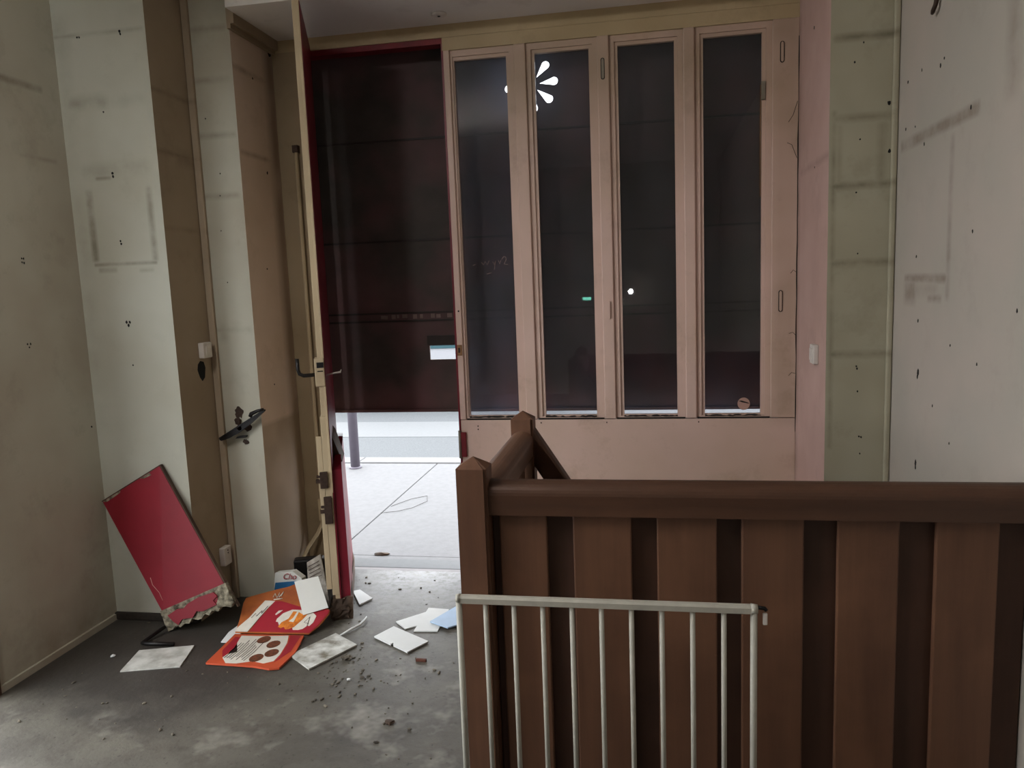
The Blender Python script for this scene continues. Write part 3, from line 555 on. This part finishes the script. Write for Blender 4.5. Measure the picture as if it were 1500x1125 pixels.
# ------------------------------------------------------------------ conduit, switch, socket, wall hardware
c_ = tube('conduit', [(-1.733, YS - 0.028, 2.21), (-1.734, YS - 0.028, 1.2), (-1.735, YS - 0.028, 0.35), (-1.737, YS - 0.028, 0.27), (-1.76, YS - 0.04, 0.215), (-1.80, YS - 0.08, 0.15), (-1.812, YS - 0.12, 0.11), (-1.815, YS - 0.14, 0.02)], 0.010, 'cream_paint', None, 10)
tag(c_, 'thin cream conduit running down the door post and bending into the corner', 'conduit')
box('conduit_sleeve', -1.75, -1.722, YS - 0.042, YS - 0.014, 0.28, 0.40, 'cream_paint', c_, bev=0.004)
box('conduit_clip', -1.748, -1.72, YS - 0.040, YS - 0.008, 2.20, 2.235, 'rusty_metal', c_)
o = box('cable_trunking', X1 + 0.002, X1 + 0.034, Y2 - 0.018, Y2, 0.0, ZM - 0.002, 'plaster_reveal', None, bev=0.003); tag(o, 'narrow painted cable trunking in the corner left of the lever', 'trunking')
o = box('corner_pipe', XR - 0.022, XR - 0.001, YR - 0.020, YR - 0.001, 0, ZM - 0.002, 'plaster_right_pier', None, bev=0.006); tag(o, 'thin pale pipe in the corner of the right wall', 'pipe')
sw = empty('light_switch', (X1, 3.265, 1.25)); tag(sw, 'small white box switch on the left pier above a broken hole', 'switch')
q_ = box('switch_box', X1, X1 + 0.028, 3.228, 3.30, 1.212, 1.284, 'white_plastic', sw, bev=0.004); box('rocker', X1 + 0.026, X1 + 0.032, 3.245, 3.283, 1.225, 1.268, 'white_plastic', q_, bev=0.002)
so = empty('power_socket', (X1, 3.275, 0.24)); tag(so, 'small white wall socket low on the pier behind the red board', 'socket')
q_ = box('socket_box', X1, X1 + 0.03, 3.245, 3.305, 0.195, 0.285, 'white_plastic', so, bev=0.004)
for dz in (0.255, 0.268): tube('pin_hole', [(X1 + 0.028, 3.275, dz), (X1 + 0.0308, 3.275, dz)], 0.004, 'dark_hole', q_, 8)
sr = empty('wall_switch', (XRR, 3.32, 1.168)); tag(sr, 'white rocker switch on the pink reveal right of the windows', 'switch')
q_ = box('switch_plate', XRR - 0.022, XRR, 3.275, 3.345, 1.125, 1.205, 'white_plastic', sr, bev=0.004); box('rocker', XRR - 0.027, XRR - 0.020, 3.29, 3.33, 1.14, 1.19, 'white_plastic', q_, bev=0.002)
# lever with bracket on the nib
lv = empty('wall_lever', (-1.93, Y2, 0.87)); tag(lv, 'black folding metal lever fixed slanting to the wall in broken plaster', 'lever')
ya = Y2 - 0.05
bar = [(-2.035, ya, 0.812), (-2.025, ya, 0.806), (-1.985, ya, 0.818), (-1.93, ya, 0.845), (-1.86, ya, 0.893), (-1.79, ya, 0.949), (-1.795, ya, 0.955), (-1.86, ya, 0.913), (-1.95, ya, 0.868), (-2.03, ya, 0.822)]
plate('bar', bar, (0, -1, 0), 0.014, 'black_metal', lv)
plate('bar_edge', [(-2.035, ya - 0.004, 0.816), (-1.79, ya - 0.004, 0.951), (-1.795, ya - 0.004, 0.956), (-2.033, ya - 0.004, 0.823)], (0, -1, 0), 0.022, 'black_metal', lv)
tube('hand_grip', [(-1.862, ya - 0.002, 0.925), (-1.855, ya - 0.004, 0.938), (-1.82, ya - 0.006, 0.952), (-1.79, ya - 0.006, 0.960)], [0.010, 0.010, 0.008, 0.006], 'black_metal', lv, 8)
tube('pivot', [(-1.925, Y2, 0.868), (-1.925, ya, 0.868)], 0.012, 'rusty_metal', lv, 10)
tube('pivot', [(-1.945, Y2 - 0.002, 0.90), (-1.94, Y2 - 0.02, 0.88), (-1.935, ya, 0.868)], 0.006, 'rusty_metal', lv, 8)
plate('lower_tongue', [(-1.965, Y2 - 0.025, 0.812), (-1.915, Y2 - 0.025, 0.816), (-1.912, Y2 - 0.025, 0.826), (-1.955, Y2 - 0.025, 0.822)], (0, -1, 0), 0.024, 'black_metal', lv)
def patch(name, cx_, cz_, r_, mat, parent, n=14, e=0.5):
    pts = [(cx_ + r_ * math.cos(t) * random.uniform(e, 1.1), cz_ + r_ * 1.15 * math.sin(t) * random.uniform(e, 1.1)) for t in [2 * math.pi * i / n for i in range(n)]]
    return prism(name, pts, Y2 - 0.002, Y2, mat, parent)
for cx_, cz_, r_ in ((-1.95, 0.935, 0.028), (-1.958, 0.89, 0.020), (-1.91, 0.865, 0.026), (-1.925, 0.79, 0.018)): patch('broken_plaster', cx_, cz_, r_, 'rusty_metal', lv)
# hook on the right wall
hk = tube('wall_hook', [(XR, 2.745, 2.36), (XR - 0.012, 2.745, 2.345), (XR - 0.016, 2.745, 2.325), (XR - 0.02, 2.752, 2.31), (XR - 0.016, 2.77, 2.308), (XR - 0.012, 2.778, 2.32)], [0.008, 0.008, 0.007, 0.007, 0.006, 0.004], 'rusty_metal', None, 8); tag(hk, 'rusty hook high on the right wall', 'hook')
# ceiling downlight
cl = empty('ceiling_light', (-0.925, 3.60, ZC)); tag(cl, 'small round white downlight in the ceiling above the door', 'light')
tube('bezel', [(-0.925, 3.60, ZC), (-0.925, 3.60, ZC - 0.008), (-0.925, 3.60, ZC - 0.012)], [0.036, 0.036, 0.026], 'white_plastic', cl, 24); tube('bulb_socket', [(-0.925, 3.60, ZC - 0.011), (-0.925, 3.60, ZC - 0.014)], [0.008, 0.006], 'dark_gap', cl, 12)

# ------------------------------------------------------------------ stair balustrade
bal = empty('stair_balustrade', (-0.475, 2.0, 0)); tag(bal, 'dark brown wooden balustrade of boards around the cellar stairs', 'balustrade')
def post(x, y, hw, top, z0=0.0):
    bm = bmesh.new(); vs = bx(bm, x - hw, x + hw, y - hw, y + hw, z0, top - 0.028)
    es = [e for e in bm.edges if abs(e.verts[0].co.z - e.verts[1].co.z) > 0.1]; bmesh.ops.bevel(bm, geom=es, offset=0.008, segments=2, affect='EDGES')
    tf = max(bm.faces, key=lambda f: f.calc_center_median().z)
    r = bmesh.ops.poke(bm, faces=[tf]); r['verts'][0].co.z = top
    bmesh.ops.translate(bm, verts=bm.verts, vec=-bal.location); return mesh_obj('post', bm, 'wood_v', bal)
PX = -0.478
post(PX, 2.003, 0.043, 1.034); post(-0.457, 2.735, 0.041, 1.036)
def rail_prof(y, hw, z0, z1):
    zc = z1 - 0.036
    return [(y - hw * 0.92, z0), (y + hw * 0.92, z0), (y + hw * 0.95, z0 + 0.030)] + [(y + hw * math.cos(math.pi * q / 14), zc + 0.036 * math.sin(math.pi * q / 14)) for q in range(15)] + [(y - hw * 0.95, z0 + 0.030)]
prism('handrail', rail_prof(2.015, 0.040, 0.874, 0.966), PX + 0.043, XR, 'wood_x', bal, axis='x')
prism('handrail', [(PX + 0.02 + a - 2.0, z) for a, z in rail_prof(2.0, 0.043, 0.874, 0.966)], 2.046, 2.694, 'wood_y', bal, axis='y')
for a, b_ in ((-0.412, -0.279), (-0.208, -0.050), (0.017, 0.173), (0.236, 0.392), (0.474, 0.622), (0.708, 0.854)):
    box('board', a, b_, 2.0, 2.018, 0.03, 0.874, 'wood_v', bal, bev=0.004)
for a, b_ in ((PX + 0.043, -0.40), (-0.30, -0.19), (-0.07, 0.035), (0.155, 0.25), (0.375, 0.49), (0.605, 0.725), (0.84, 0.928)):
    box('backing_board', a, b_, 2.026, 2.042, 0.03, 0.874, 'wood_back', bal, bev=0.003)
box('bottom_rail', PX + 0.043, XR, 1.998, 2.044, 0.0, 0.03, 'wood_x', bal)
yy = 2.06
while yy < 2.66:
    box('board', PX + 0.012, PX + 0.03, yy, min(yy + 0.10, 2.69), 0.0, 0.874, 'wood_v', bal, bev=0.003); yy += 0.13
# sloping rail down the stairs from the back post
a0 = Vector((-0.425, 2.735, 0.985)); dr = Vector((0.540, 0, -0.842)).normalized(); up = Vector((dr.z * -1, 0, dr.x)); up = Vector((0.842, 0, 0.540)).normalized()
Ls = 1.55; obox('sloping_rail', a0 + dr * (Ls / 2) - up * 0.038, dr, Vector((0, 1, 0)), up, Ls / 2, 0.03, 0.038, 'wood_x', bal, bev=0.008)
# cellar stairs
stc = empty('cellar_stairs', (HX0, 2.37, 0)); tag(stc, 'steep wooden cellar stairs going down behind the balustrade', 'stairs')
for i in range(8):
    x = HX0 + 0.02 + i * 0.15; z = -0.2 - i * 0.215
    box('tread', x, x + 0.17, HY0 + 0.05, HY1 - 0.05, z - 0.03, z, 'wood_y', stc)
for y in (HY0 + 0.005, HY1 - 0.045):
    prism('stringer', [(HX0 + 0.005, -0.06), (HX0 + 0.22, -0.06), (XR - 0.12, -2.0), (XR - 0.12, -2.12), (XR - 0.30, -2.12), (HX0 + 0.005, -0.3)], y, y + 0.04, 'wood_back', stc)

# ------------------------------------------------------------------ white metal gate
GY = 1.85
gt = empty('safety_gate', (-0.125, GY, 0)); tag(gt, 'white metal barred safety gate standing before the balustrade', 'gate')
prism('top_bar', [(GY - 0.010, 0.678), (GY + 0.010, 0.678), (GY + 0.0105, 0.692), (GY + 0.006, 0.698), (GY - 0.006, 0.698), (GY - 0.0105, 0.692)], -0.496, 0.240, 'white_enamel', gt, axis='x')
prism('bottom_bar', [(GY - 0.010, 0.03), (GY + 0.010, 0.03), (GY + 0.010, 0.05), (GY - 0.010, 0.05)], -0.496, 0.245, 'white_enamel', gt, axis='x')
tube('side_upright', [(-0.500, GY, 0.0), (-0.498, GY, 0.687)], 0.0085, 'white_enamel', gt, 12); tube('side_upright', [(0.247, GY, 0.0), (0.247, GY, 0.690)], 0.0085, 'white_enamel', gt, 12)
bar0 = None
for i in range(9):
    x = -0.427 + i * 0.07535
    if bar0 is None: bar0 = tube('bar', [(x, GY, 0.05), (x, GY, 0.68)], 0.0066, 'white_enamel', gt, 10); x00 = x
    else:
        q = bar0.copy(); COL.objects.link(q); q.parent = gt; q.location = (x - x00, 0, 0)
tube('corner_cap', [(0.240, GY, 0.688), (0.256, GY, 0.688)], [0.013, 0.011], 'white_enamel', gt, 12); tube('corner_cap', [(-0.505, GY, 0.688), (-0.494, GY, 0.688)], [0.011, 0.013], 'white_enamel', gt, 12)
lt = tube('latch', [(0.255, GY, 0.692), (0.272, GY, 0.690), (0.276, GY, 0.684)], 0.005, 'black_metal', gt, 8); box('latch_tab', 0.146 + 0.122, 0.146 + 0.133, GY - 0.004, GY + 0.004, 0.648, 0.678, 'white_plastic', lt, bev=0.002)

# ------------------------------------------------------------------ red board leaning in the corner
rb = empty('red_board', (-2.165, 2.965, 0)); tag(rb, 'red painted board with a torn lower end leaning against the left pier', 'board')
cTL, cTR, cBL, cBR = Vector((-2.487, 3.03, 0.578)), Vector((-2.182, 3.035, 0.745)), Vector((-2.150, 2.962, 0.004)), Vector((-1.832, 2.985, 0.112))
uL, lL = 0.335, 0.68; l_ = (cTL - cBL).normalized(); u_ = (cTR - cTL).normalized(); n_ = u_.cross(l_).normalized()
if n_.y > 0: n_ = -n_
def rP(a, b, h=0):
    p, q = a / uL, b / lL
    return (cBL * (1 - p) + cBR * p) * (1 - q) + (cTL * (1 - p) + cTR * p) * q + n_ * h
pnl = plate('panel', [rP(0, 0.08, 0), rP(uL, 0.10, 0), rP(uL, lL, 0), rP(0, lL, 0)], n_, 0.016, 'board_red', rb)
plate('dark_edge', [rP(uL, 0.0, -0.002), rP(uL + 0.006, 0.0, -0.002), rP(uL + 0.006, lL, -0.002), rP(uL, lL, -0.002)], n_, 0.018, 'rotten_wood', rb)
plate('dark_edge', [rP(-0.004, lL, -0.001), rP(uL + 0.006, lL, -0.001), rP(uL + 0.006, lL + 0.005, -0.001), rP(-0.004, lL + 0.005, -0.001)], n_, 0.018, 'rotten_wood', rb)
# torn fibrous end
N = 16; bm = bmesh.new(); rows = []
for j in range(7):
    row = []
    for i in range(N + 1):
        a = -0.006 + (uL + 0.014) * i / N; b_ = 0.098 - 0.098 * j / 6; 
        if j == 6: b_ += random.uniform(-0.006, 0.012)
        h = 0.004 + random.uniform(-0.004, 0.006) + 0.012 * j / 6
        p = rP(a, b_ + (0.015 * i / N), h); p.z = max(p.z, 0.003); row.append(bm.verts.new(p))
    rows.append(row)
for r0, r1 in zip(rows, rows[1:]):
    for i in range(N): bm.faces.new((r0[i], r0[i + 1], r1[i + 1], r1[i]))
r = bmesh.ops.extrude_face_region(bm, geom=bm.faces[:]);
for v in [e for e in r['geom'] if isinstance(e, bmesh.types.BMVert)]:
    v.co -= n_ * 0.02; v.co.z = max(v.co.z, 0.0)
bmesh.ops.translate(bm, verts=bm.verts, vec=-rb.location); mesh_obj('torn_end', bm, 'torn_fibre', rb)
plate('red_remnant', [rP(0.165 + (a - 0.165) * 1.22, 0.052 + (b - 0.052) * 1.2, 0.021) for a, b in ((0.055, 0.066), (0.10, 0.076), (0.125, 0.070), (0.15, 0.082), (0.20, 0.090), (0.262, 0.088), (0.268, 0.070), (0.245, 0.060), (0.25, 0.042), (0.19, 0.036), (0.165, 0.044), (0.14, 0.026), (0.10, 0.034), (0.075, 0.018), (0.062, 0.04))], n_, 0.006, 'board_red', rb)
plate('chipped_corner', [rP(0.02, lL - 0.012, 0.0012), rP(0.10, lL - 0.008, 0.0012), rP(0.105, lL - 0.001, 0.0012), rP(0.0, lL - 0.001, 0.0012)], n_, 0.001, 'torn_fibre', pnl)
plate('chipped_corner', [rP(0.24, lL - 0.010, 0.0012), rP(0.28, lL - 0.014, 0.0012), rP(0.275, lL - 0.001, 0.0012), rP(0.22, lL - 0.001, 0.0012)], n_, 0.001, 'torn_fibre', pnl)
tube('pale_scratch', [tuple(rP(0.03, 0.26, 0.001)), tuple(rP(0.022, 0.225, 0.001)), tuple(rP(0.034, 0.18, 0.001)), tuple(rP(0.03, 0.14, 0.001))], 0.0014, 'chalk', pnl, 5)
# black angle strip under it
o = tube('bent_strip', [(-2.16, 2.93, 0.03), (-2.19, 2.83, 0.012), (-2.192, 2.815, 0.010), (-2.17, 2.81, 0.010), (-2.04, 2.815, 0.010)], 0.009, 'black_metal', None, 6); tag(o, 'black bent metal strip on the floor below the red board', 'metal strip')

# ------------------------------------------------------------------ printed cardboard, papers and rubbish
UPN = (0.01959447, -0.4280501, 0.90354257)
pc = empty('burger_poster', (-1.64, 2.95, 0)); tag(pc, 'folded orange and red cardboard food poster lying by the open door', 'poster')
def lift(pts, h): return [Vector(p) + Vector(UPN) * h for p in pts]
UP = {
 'outline': [(-1.825, 2.943, 0.012), (-1.839, 3.008, 0.038), (-1.865, 3.097, 0.081), (-1.865, 3.124, 0.094), (-1.824, 3.144, 0.102), (-1.751, 3.173, 0.115), (-1.684, 3.198, 0.125), (-1.663, 3.212, 0.131), (-1.435, 3.086, 0.067), (-1.432, 3.068, 0.058), (-1.455, 3.007, 0.029), (-1.483, 2.960, 0.012), (-1.574, 2.954, 0.012)],
 'whitestrip': [(-1.764, 3.114, 0.087), (-1.714, 3.115, 0.086), (-1.734, 3.071, 0.066), (-1.769, 2.949, 0.012), (-1.824, 2.947, 0.012), (-1.831, 2.963, 0.017), (-1.798, 3.02, 0.043)],
 'red': [(-1.714, 3.114, 0.086), (-1.683, 3.116, 0.086), (-1.589, 3.095, 0.074), (-1.543, 3.061, 0.057), (-1.435, 3.086, 0.066), (-1.436, 3.068, 0.058), (-1.458, 3.009, 0.03), (-1.484, 2.966, 0.012), (-1.762, 2.952, 0.012), (-1.742, 3.033, 0.048)],
 'oval': [(-1.661, 2.997, 0.029), (-1.663, 3.025, 0.042), (-1.646, 3.054, 0.056), (-1.611, 3.075, 0.065), (-1.562, 3.076, 0.064), (-1.505, 3.065, 0.058), (-1.484, 3.05, 0.051), (-1.486, 3.018, 0.035), (-1.504, 2.99, 0.022), (-1.541, 2.976, 0.017), (-1.584, 2.975, 0.017), (-1.631, 2.983, 0.022)],
 'burger': [(-1.64, 2.985, 0.023), (-1.633, 3.008, 0.034), (-1.608, 3.028, 0.043), (-1.602, 3.066, 0.061), (-1.576, 3.065, 0.06), (-1.559, 3.036, 0.046), (-1.554, 3.055, 0.054), (-1.526, 3.062, 0.057), (-1.542, 3.028, 0.041), (-1.564, 2.99, 0.024), (-1.585, 2.977, 0.018), (-1.613, 2.976, 0.017)],
 'streak': [(-1.601, 3.015, 0.036), (-1.588, 3.034, 0.045), (-1.583, 3.063, 0.059), (-1.574, 3.073, 0.063), (-1.576, 3.035, 0.045), (-1.578, 3.012, 0.034)],
 'logo': [(-1.682, 3.047, 0.053), (-1.673, 3.066, 0.062), (-1.655, 3.07, 0.063), (-1.664, 3.055, 0.057), (-1.676, 3.042, 0.051)]}
plate('upper_flap', UP['outline'], UPN, 0.006, 'poster_amber', pc)
plate('red_print', lift(UP['red'], 0.0035), UPN, 0.0006, 'poster_red', pc)
plate('white_strip', lift(UP['whitestrip'], 0.0037), UPN, 0.0006, 'poster_white', pc)
ov = plate('white_oval', lift(UP['oval'], 0.0046), UPN, 0.0006, 'poster_white', pc)
plate('burger_print', lift(UP['burger'], 0.0054), UPN, 0.0006, 'poster_burger', ov)
plate('pale_streak', lift(UP['streak'], 0.0062), UPN, 0.0006, 'poster_white', ov)
plate('faint_logo', lift(UP['logo'], 0.0046), UPN, 0.0006, 'poster_white', pc)
for pts in ([(-1.733, 3.135, 0.096), (-1.733, 3.154, 0.105), (-1.713, 3.131, 0.094), (-1.713, 3.161, 0.108), (-1.706, 3.136, 0.096), (-1.695, 3.167, 0.11), (-1.697, 3.142, 0.099)], [(-1.725, 3.122, 0.090), (-1.70, 3.126, 0.092), (-1.685, 3.130, 0.093)]):
    tube('script_print', [tuple(p) for p in lift(pts, 0.003)], 0.0022, 'poster_white', pc, 5)
for pts in ([(-1.785, 3.02, 0.043), (-1.775, 3.045, 0.054), (-1.765, 3.03, 0.047), (-1.752, 3.06, 0.061), (-1.748, 3.045, 0.054), (-1.735, 3.085, 0.072)], [(-1.508, 3.000, 0.027), (-1.512, 3.045, 0.048), (-1.528, 3.015, 0.034), (-1.505, 3.01, 0.031)]):
    tube('ink_line', [tuple(p) for p in lift(pts, 0.0058)], 0.0012, 'poster_ink', pc, 5)
LOo = [(-1.801, 2.672, 0.012), (-1.809, 2.806, 0.012), (-1.818, 2.929, 0.012), (-1.568, 2.942, 0.012), (-1.499, 2.945, 0.012), (-1.467, 2.795, 0.012), (-1.474, 2.664, 0.012), (-1.512, 2.653, 0.012), (-1.59, 2.667, 0.012)]
lf = plate('lower_flap', LOo, (0, 0, 1), 0.008, 'poster_orange', pc)
LOw = [(-1.761, 2.848), (-1.778, 2.915), (-1.685, 2.919), (-1.566, 2.935), (-1.54, 2.869), (-1.522, 2.766), (-1.522, 2.712), (-1.555, 2.689), (-1.61, 2.703), (-1.669, 2.678), (-1.716, 2.677), (-1.754, 2.719), (-1.748, 2.751), (-1.717, 2.77)]
wp_ = plate('white_print', [(x, y, 0.0128) for x, y in LOw], (0, 0, 1), 0.0006, 'poster_white', pc)
plate('red_wash', [(-1.79, 2.78, 0.0126), (-1.80, 2.90, 0.0126), (-1.77, 2.90, 0.0126), (-1.75, 2.80, 0.0126), (-1.755, 2.72, 0.0126)], (0, 0, 1), 0.0004, 'poster_red', pc)
plate('red_wash', [(-1.56, 2.938, 0.0126), (-1.51, 2.94, 0.0126), (-1.49, 2.80, 0.0126), (-1.515, 2.70, 0.0126), (-1.518, 2.77, 0.0126), (-1.535, 2.87, 0.0126)], (0, 0, 1), 0.0004, 'poster_red', pc)
for x, y in ((-1.657, 2.887), (-1.594, 2.851), (-1.564, 2.777), (-1.608, 2.730)):
    plate('dish_photo', [(a, b, 0.0134) for a, b in ellipse(x, y, 0.028, 0.034, 16)], (0, 0, 1), 0.0006, 'poster_food', wp_)
for i in range(9):
    x0 = -1.745 + i * 0.012; y0 = 2.70 + random.uniform(0, 0.03)
    tube('ink_line', [(x0, y0, 0.0134), (x0 + 0.006, y0 + 0.07, 0.0134), (x0 + 0.003, y0 + random.uniform(0.10, 0.17), 0.0134)], 0.0014, 'poster_ink', wp_, 4)
ws = plate('under_sheet', [(-1.845, 2.86, 0.008), (-1.86, 2.95, 0.010), (-1.848, 3.03, 0.012), (-1.80, 3.0, 0.008), (-1.80, 2.86, 0.008)], (0, 0, 1), 0.004, 'paper_white'); tag(ws, 'white paper sheet sticking out under the left of the folded poster', 'paper')
cd = plate('blank_card', [(-1.614, 3.118, 0.184), (-1.514, 3.158, 0.197), (-1.4415, 3.0857, 0.0797), (-1.544, 3.040, 0.0604)], (0.3, -0.75, 0.60), 0.004, 'card_white'); tag(cd, 'blank white card propped on the folded poster against the door', 'card')
ct = empty('printed_carton', (-1.73, 3.30, 0)); tag(ct, 'white carton with a blue band and red script behind the poster', 'carton')
ctp = [(-1.815, 3.275, 0.0), (-1.803, 3.295, 0.150), (-1.713, 3.297, 0.160), (-1.662, 3.288, 0.130), (-1.655, 3.27, 0.0)]
CN = Vector((0, -0.99, 0.13))
plate('carton_front', ctp, CN, 0.045, 'card_white', ct)
def cl_(pts, h): return [Vector(p) + CN * h for p in pts]
plate('blue_band', cl_([(-1.80, 3.2885, 0.104), (-1.66, 3.2885, 0.120), (-1.658, 3.28, 0.075), (-1.806, 3.2835, 0.07)], 0.003), CN, 0.0015, 'carton_blue', ct)
tc = bpy.data.curves.new('txt', 'FONT'); tc.body = 'Cho'; tc.size = 0.040; tc.shear = 0.35; tc.extrude = 0.0006; to = bpy.data.objects.new('txt', tc); COL.objects.link(to)
bpy.context.view_layer.update(); me = bpy.data.meshes.new_from_object(to.evaluated_get(bpy.context.evaluated_depsgraph_get())); bpy.data.objects.remove(to)
me.materials.clear(); me.materials.append(MATS['poster_red']); tx = bpy.data.objects.new('red_script', me); link(tx, ct); tx.location = Vector((-1.762, 3.2865, 0.124)) - ct.location; tx.rotation_euler = (math.radians(83), 0, 0)
pk = plate('paper_packet', [(-1.618, 3.264, 0.219), (-1.556, 3.285, 0.254), (-1.540, 3.276, 0.173), (-1.508, 3.245, 0.034), (-1.510, 3.24, 0.004), (-1.585, 3.23, 0.004), (-1.612, 3.250, 0.149)], (0.3, -0.95, 0.2), 0.02, 'packet_grey'); tag(pk, 'grey printed paper packet standing against the inside of the door', 'packet')
for i in range(5): tube('print_line', [(-1.610 + 0.003 * i, 3.2600 - 0.003 * i, 0.200 - 0.016 * i), (-1.560 + 0.004 * i, 3.2745 - 0.003 * i, 0.226 - 0.016 * i)], 0.0012, 'poster_ink', pk, 4)
bl = obox('dark_bundle', (-1.70, 3.46, 0.085), Vector((0.95, 0.3, 0)).normalized(), Vector((-0.3, 0.95, 0)).normalized(), UZ, 0.075, 0.03, 0.085, 'black_metal', None, 0.01); tag(bl, 'black boxy bundle in the corner behind the white carton', 'bundle')
def sheet(name, pts, z, th, mat, label, cat, edge=True, tilt=None, group=None):
    P = [(x, y, z + (tilt(x, y) if tilt else 0)) for x, y in pts]
    o = plate(name, P, (0, 0, 1), th, mat); tag(o, label, cat, group); return o
sheet('ceiling_tile_piece', [(-2.126, 2.582), (-2.166, 2.756), (-1.948, 2.823), (-1.899, 2.644)], 0.006, 0.005, 'paper_grey', 'pale grey tile lying on the floor in front of the red board', 'tile')
sheet('ceiling_tile_piece', [(-1.483, 2.777), (-1.37, 2.987), (-1.233, 2.892), (-1.351, 2.674)], 0.009, 0.007, 'paper_dirty', 'dirty stained white tile on the floor right of the poster', 'tile')
t3 = sheet('ceiling_tile_piece', [(-1.187, 2.972), (-1.133, 3.076), (-0.936, 2.951), (-0.997, 2.849), (-1.075, 2.900), (-1.085, 2.925), (-1.09, 2.908)], 0.009, 0.006, 'paper_white', 'white broken tile with a notch in its near edge, in the middle of the floor', 'tile')
sheet('torn_paper', [(-1.141, 3.13), (-1.033, 3.241), (-1.033, 3.286), (-0.932, 3.28), (-0.925, 3.055), (-1.031, 3.045), (-1.032, 3.099), (-1.074, 3.061)], 0.006, 0.005, 'paper_white', 'large torn white paper behind the notched tile', 'paper')
sheet('blue_paper', [(-0.979, 3.124), (-0.895, 3.306), (-0.80, 3.29), (-0.78, 3.16), (-0.884, 3.072)], 0.016, 0.006, 'paper_blue', 'pale blue sheet lying on the torn paper beside the gate', 'paper')
sheet('ceiling_tile_piece', [(-1.47, 3.44), (-1.44, 3.46), (-1.337, 3.362), (-1.375, 3.285)], 0.010, 0.007, 'paper_white', 'white tile half hidden behind the foot of the door', 'tile')
o = tube('curled_strip', [(-1.345, 2.97, 0.006), (-1.312, 3.025, 0.012), (-1.29, 3.075, 0.010), (-1.28, 3.118, 0.018), (-1.292, 3.16, 0.010)], [0.003, 0.006, 0.006, 0.006, 0.002], 'paper_white', None, 6); tag(o, 'thin curled white strip of paper near the foot of the door', 'paper strip')
o = obox('brown_stick', (-0.921, 2.793, 0.006), Vector((1, -0.05, 0)).normalized(), Vector((0.05, 1, 0)).normalized(), UZ, 0.022, 0.006, 0.006, 'stick_brown', None, 0.002); tag(o, 'short brown stick on the floor in front of the white tile', 'stick')
def crumple(name, x, y, r, mat, label, cat, sq=0.5):
    bm = bmesh.new(); bmesh.ops.create_icosphere(bm, subdivisions=2, radius=r)
    for v in bm.verts: v.co *= random.uniform(0.6, 1.25); v.co.z *= sq
    mz = min(v.co.z for v in bm.verts); bmesh.ops.translate(bm, verts=bm.verts, vec=(0, 0, -mz)); o = mesh_obj(name, bm, mat); o.location = (x, y, 0); tag(o, label, cat)
crumple('crumpled_scrap', -1.234, 2.779, 0.020, 'crumbs', 'crumpled grey scrap on the floor right of the stained tile', 'scrap')
crumple('dry_leaf', -0.903, 2.354, 0.018, 'rotten_wood', 'dry brown leaf on the floor left of the gate', 'leaf', 0.3)
crumple('white_chip', -1.16, 2.62, 0.009, 'paper_white', 'single white chip on the open floor near the camera', 'chip')
crumple('white_scrap', -2.25, 2.70, 0.010, 'paper_white', 'tiny white scrap by the left skirting', 'scrap')
# crumbs of plaster and dirt
bm = bmesh.new()
for i in range(320):
    x = random.uniform(-2.4, -0.6); y = 3.65 - 1.5 * random.random() ** 1.3; r_ = random.choice((0.002, 0.003, 0.003, 0.004, 0.006))
    if i < 110: x = random.gauss(-1.2, 0.13); y = random.gauss(2.70, 0.13)
    if (-1.9 < x < -1.42 and 2.63 < y < 3.25) or (-1.20 < x < -0.76 and 2.83 < y < 3.33) or (-2.2 < x < -1.88 and 2.55 < y < 3.1): continue
    M = Matrix.Translation((x, y, r_ * 0.5)) @ Matrix.Rotation(random.uniform(0, 6), 4, 'Z') @ Matrix.Diagonal((random.uniform(0.7, 2.2), 1, 0.6, 1))
    bmesh.ops.create_icosphere(bm, subdivisions=1, radius=r_, matrix=M)
o = mesh_obj('floor_crumbs', bm, 'crumbs'); o['kind'] = 'stuff'; tag(o, 'scattered crumbs of plaster and dirt over the floor', 'debris')

# ------------------------------------------------------------------ behind the camera: emergency light and two added lamps
tl = empty('added_batten', (-1.85, 0.9, ZM)); tag(tl, 'added unseen fluorescent batten on the ceiling that brightens the room', 'light')  # unseen fluorescent batten, added to brighten the room
box('added_batten_body', -1.885, -1.815, 0.3, 1.5, ZM - 0.05, ZM, 'white_plastic', tl, bev=0.006)
tube('added_lit_tube', [(-1.85, 0.34, ZM - 0.075), (-1.85, 1.46, ZM - 0.075)], 0.018, 'added_lamp_lit', tl, 12)
for y in (0.33, 1.47): box('added_tube_holder', -1.865, -1.835, y - 0.012, y + 0.012, ZM - 0.098, ZM - 0.05, 'white_plastic', tl)
eg = empty('emergency_light', (-0.78, YB, 1.27)); tag(eg, 'small green emergency light on the rear wall', 'light')
box('light_body', -0.85, -0.71, YB, YB + 0.035, 1.235, 1.305, 'white_plastic', eg, bev=0.004); box('lit_lens', -0.835, -0.725, YB + 0.033, YB + 0.04, 1.252, 1.288, 'emergency_green', bpy.data.objects['light_body'])
rl = empty('added_flash_lamp', (-0.205, YB, 1.345)); tag(rl, 'added small round lamp on the rear wall standing in for a handheld flash', 'light')  # added lamp; its glint in the panes stands in for a handheld flash
tube('added_lamp_base', [(-0.205, YB, 1.345), (-0.205, YB + 0.03, 1.345)], 0.06, 'white_plastic', rl, 16); tube('added_lit_bulb', [(-0.205, YB + 0.03, 1.345), (-0.205, YB + 0.05, 1.345), (-0.205, YB + 0.06, 1.345)], [0.03, 0.03, 0.015], 'added_lamp_lit', rl, 12)
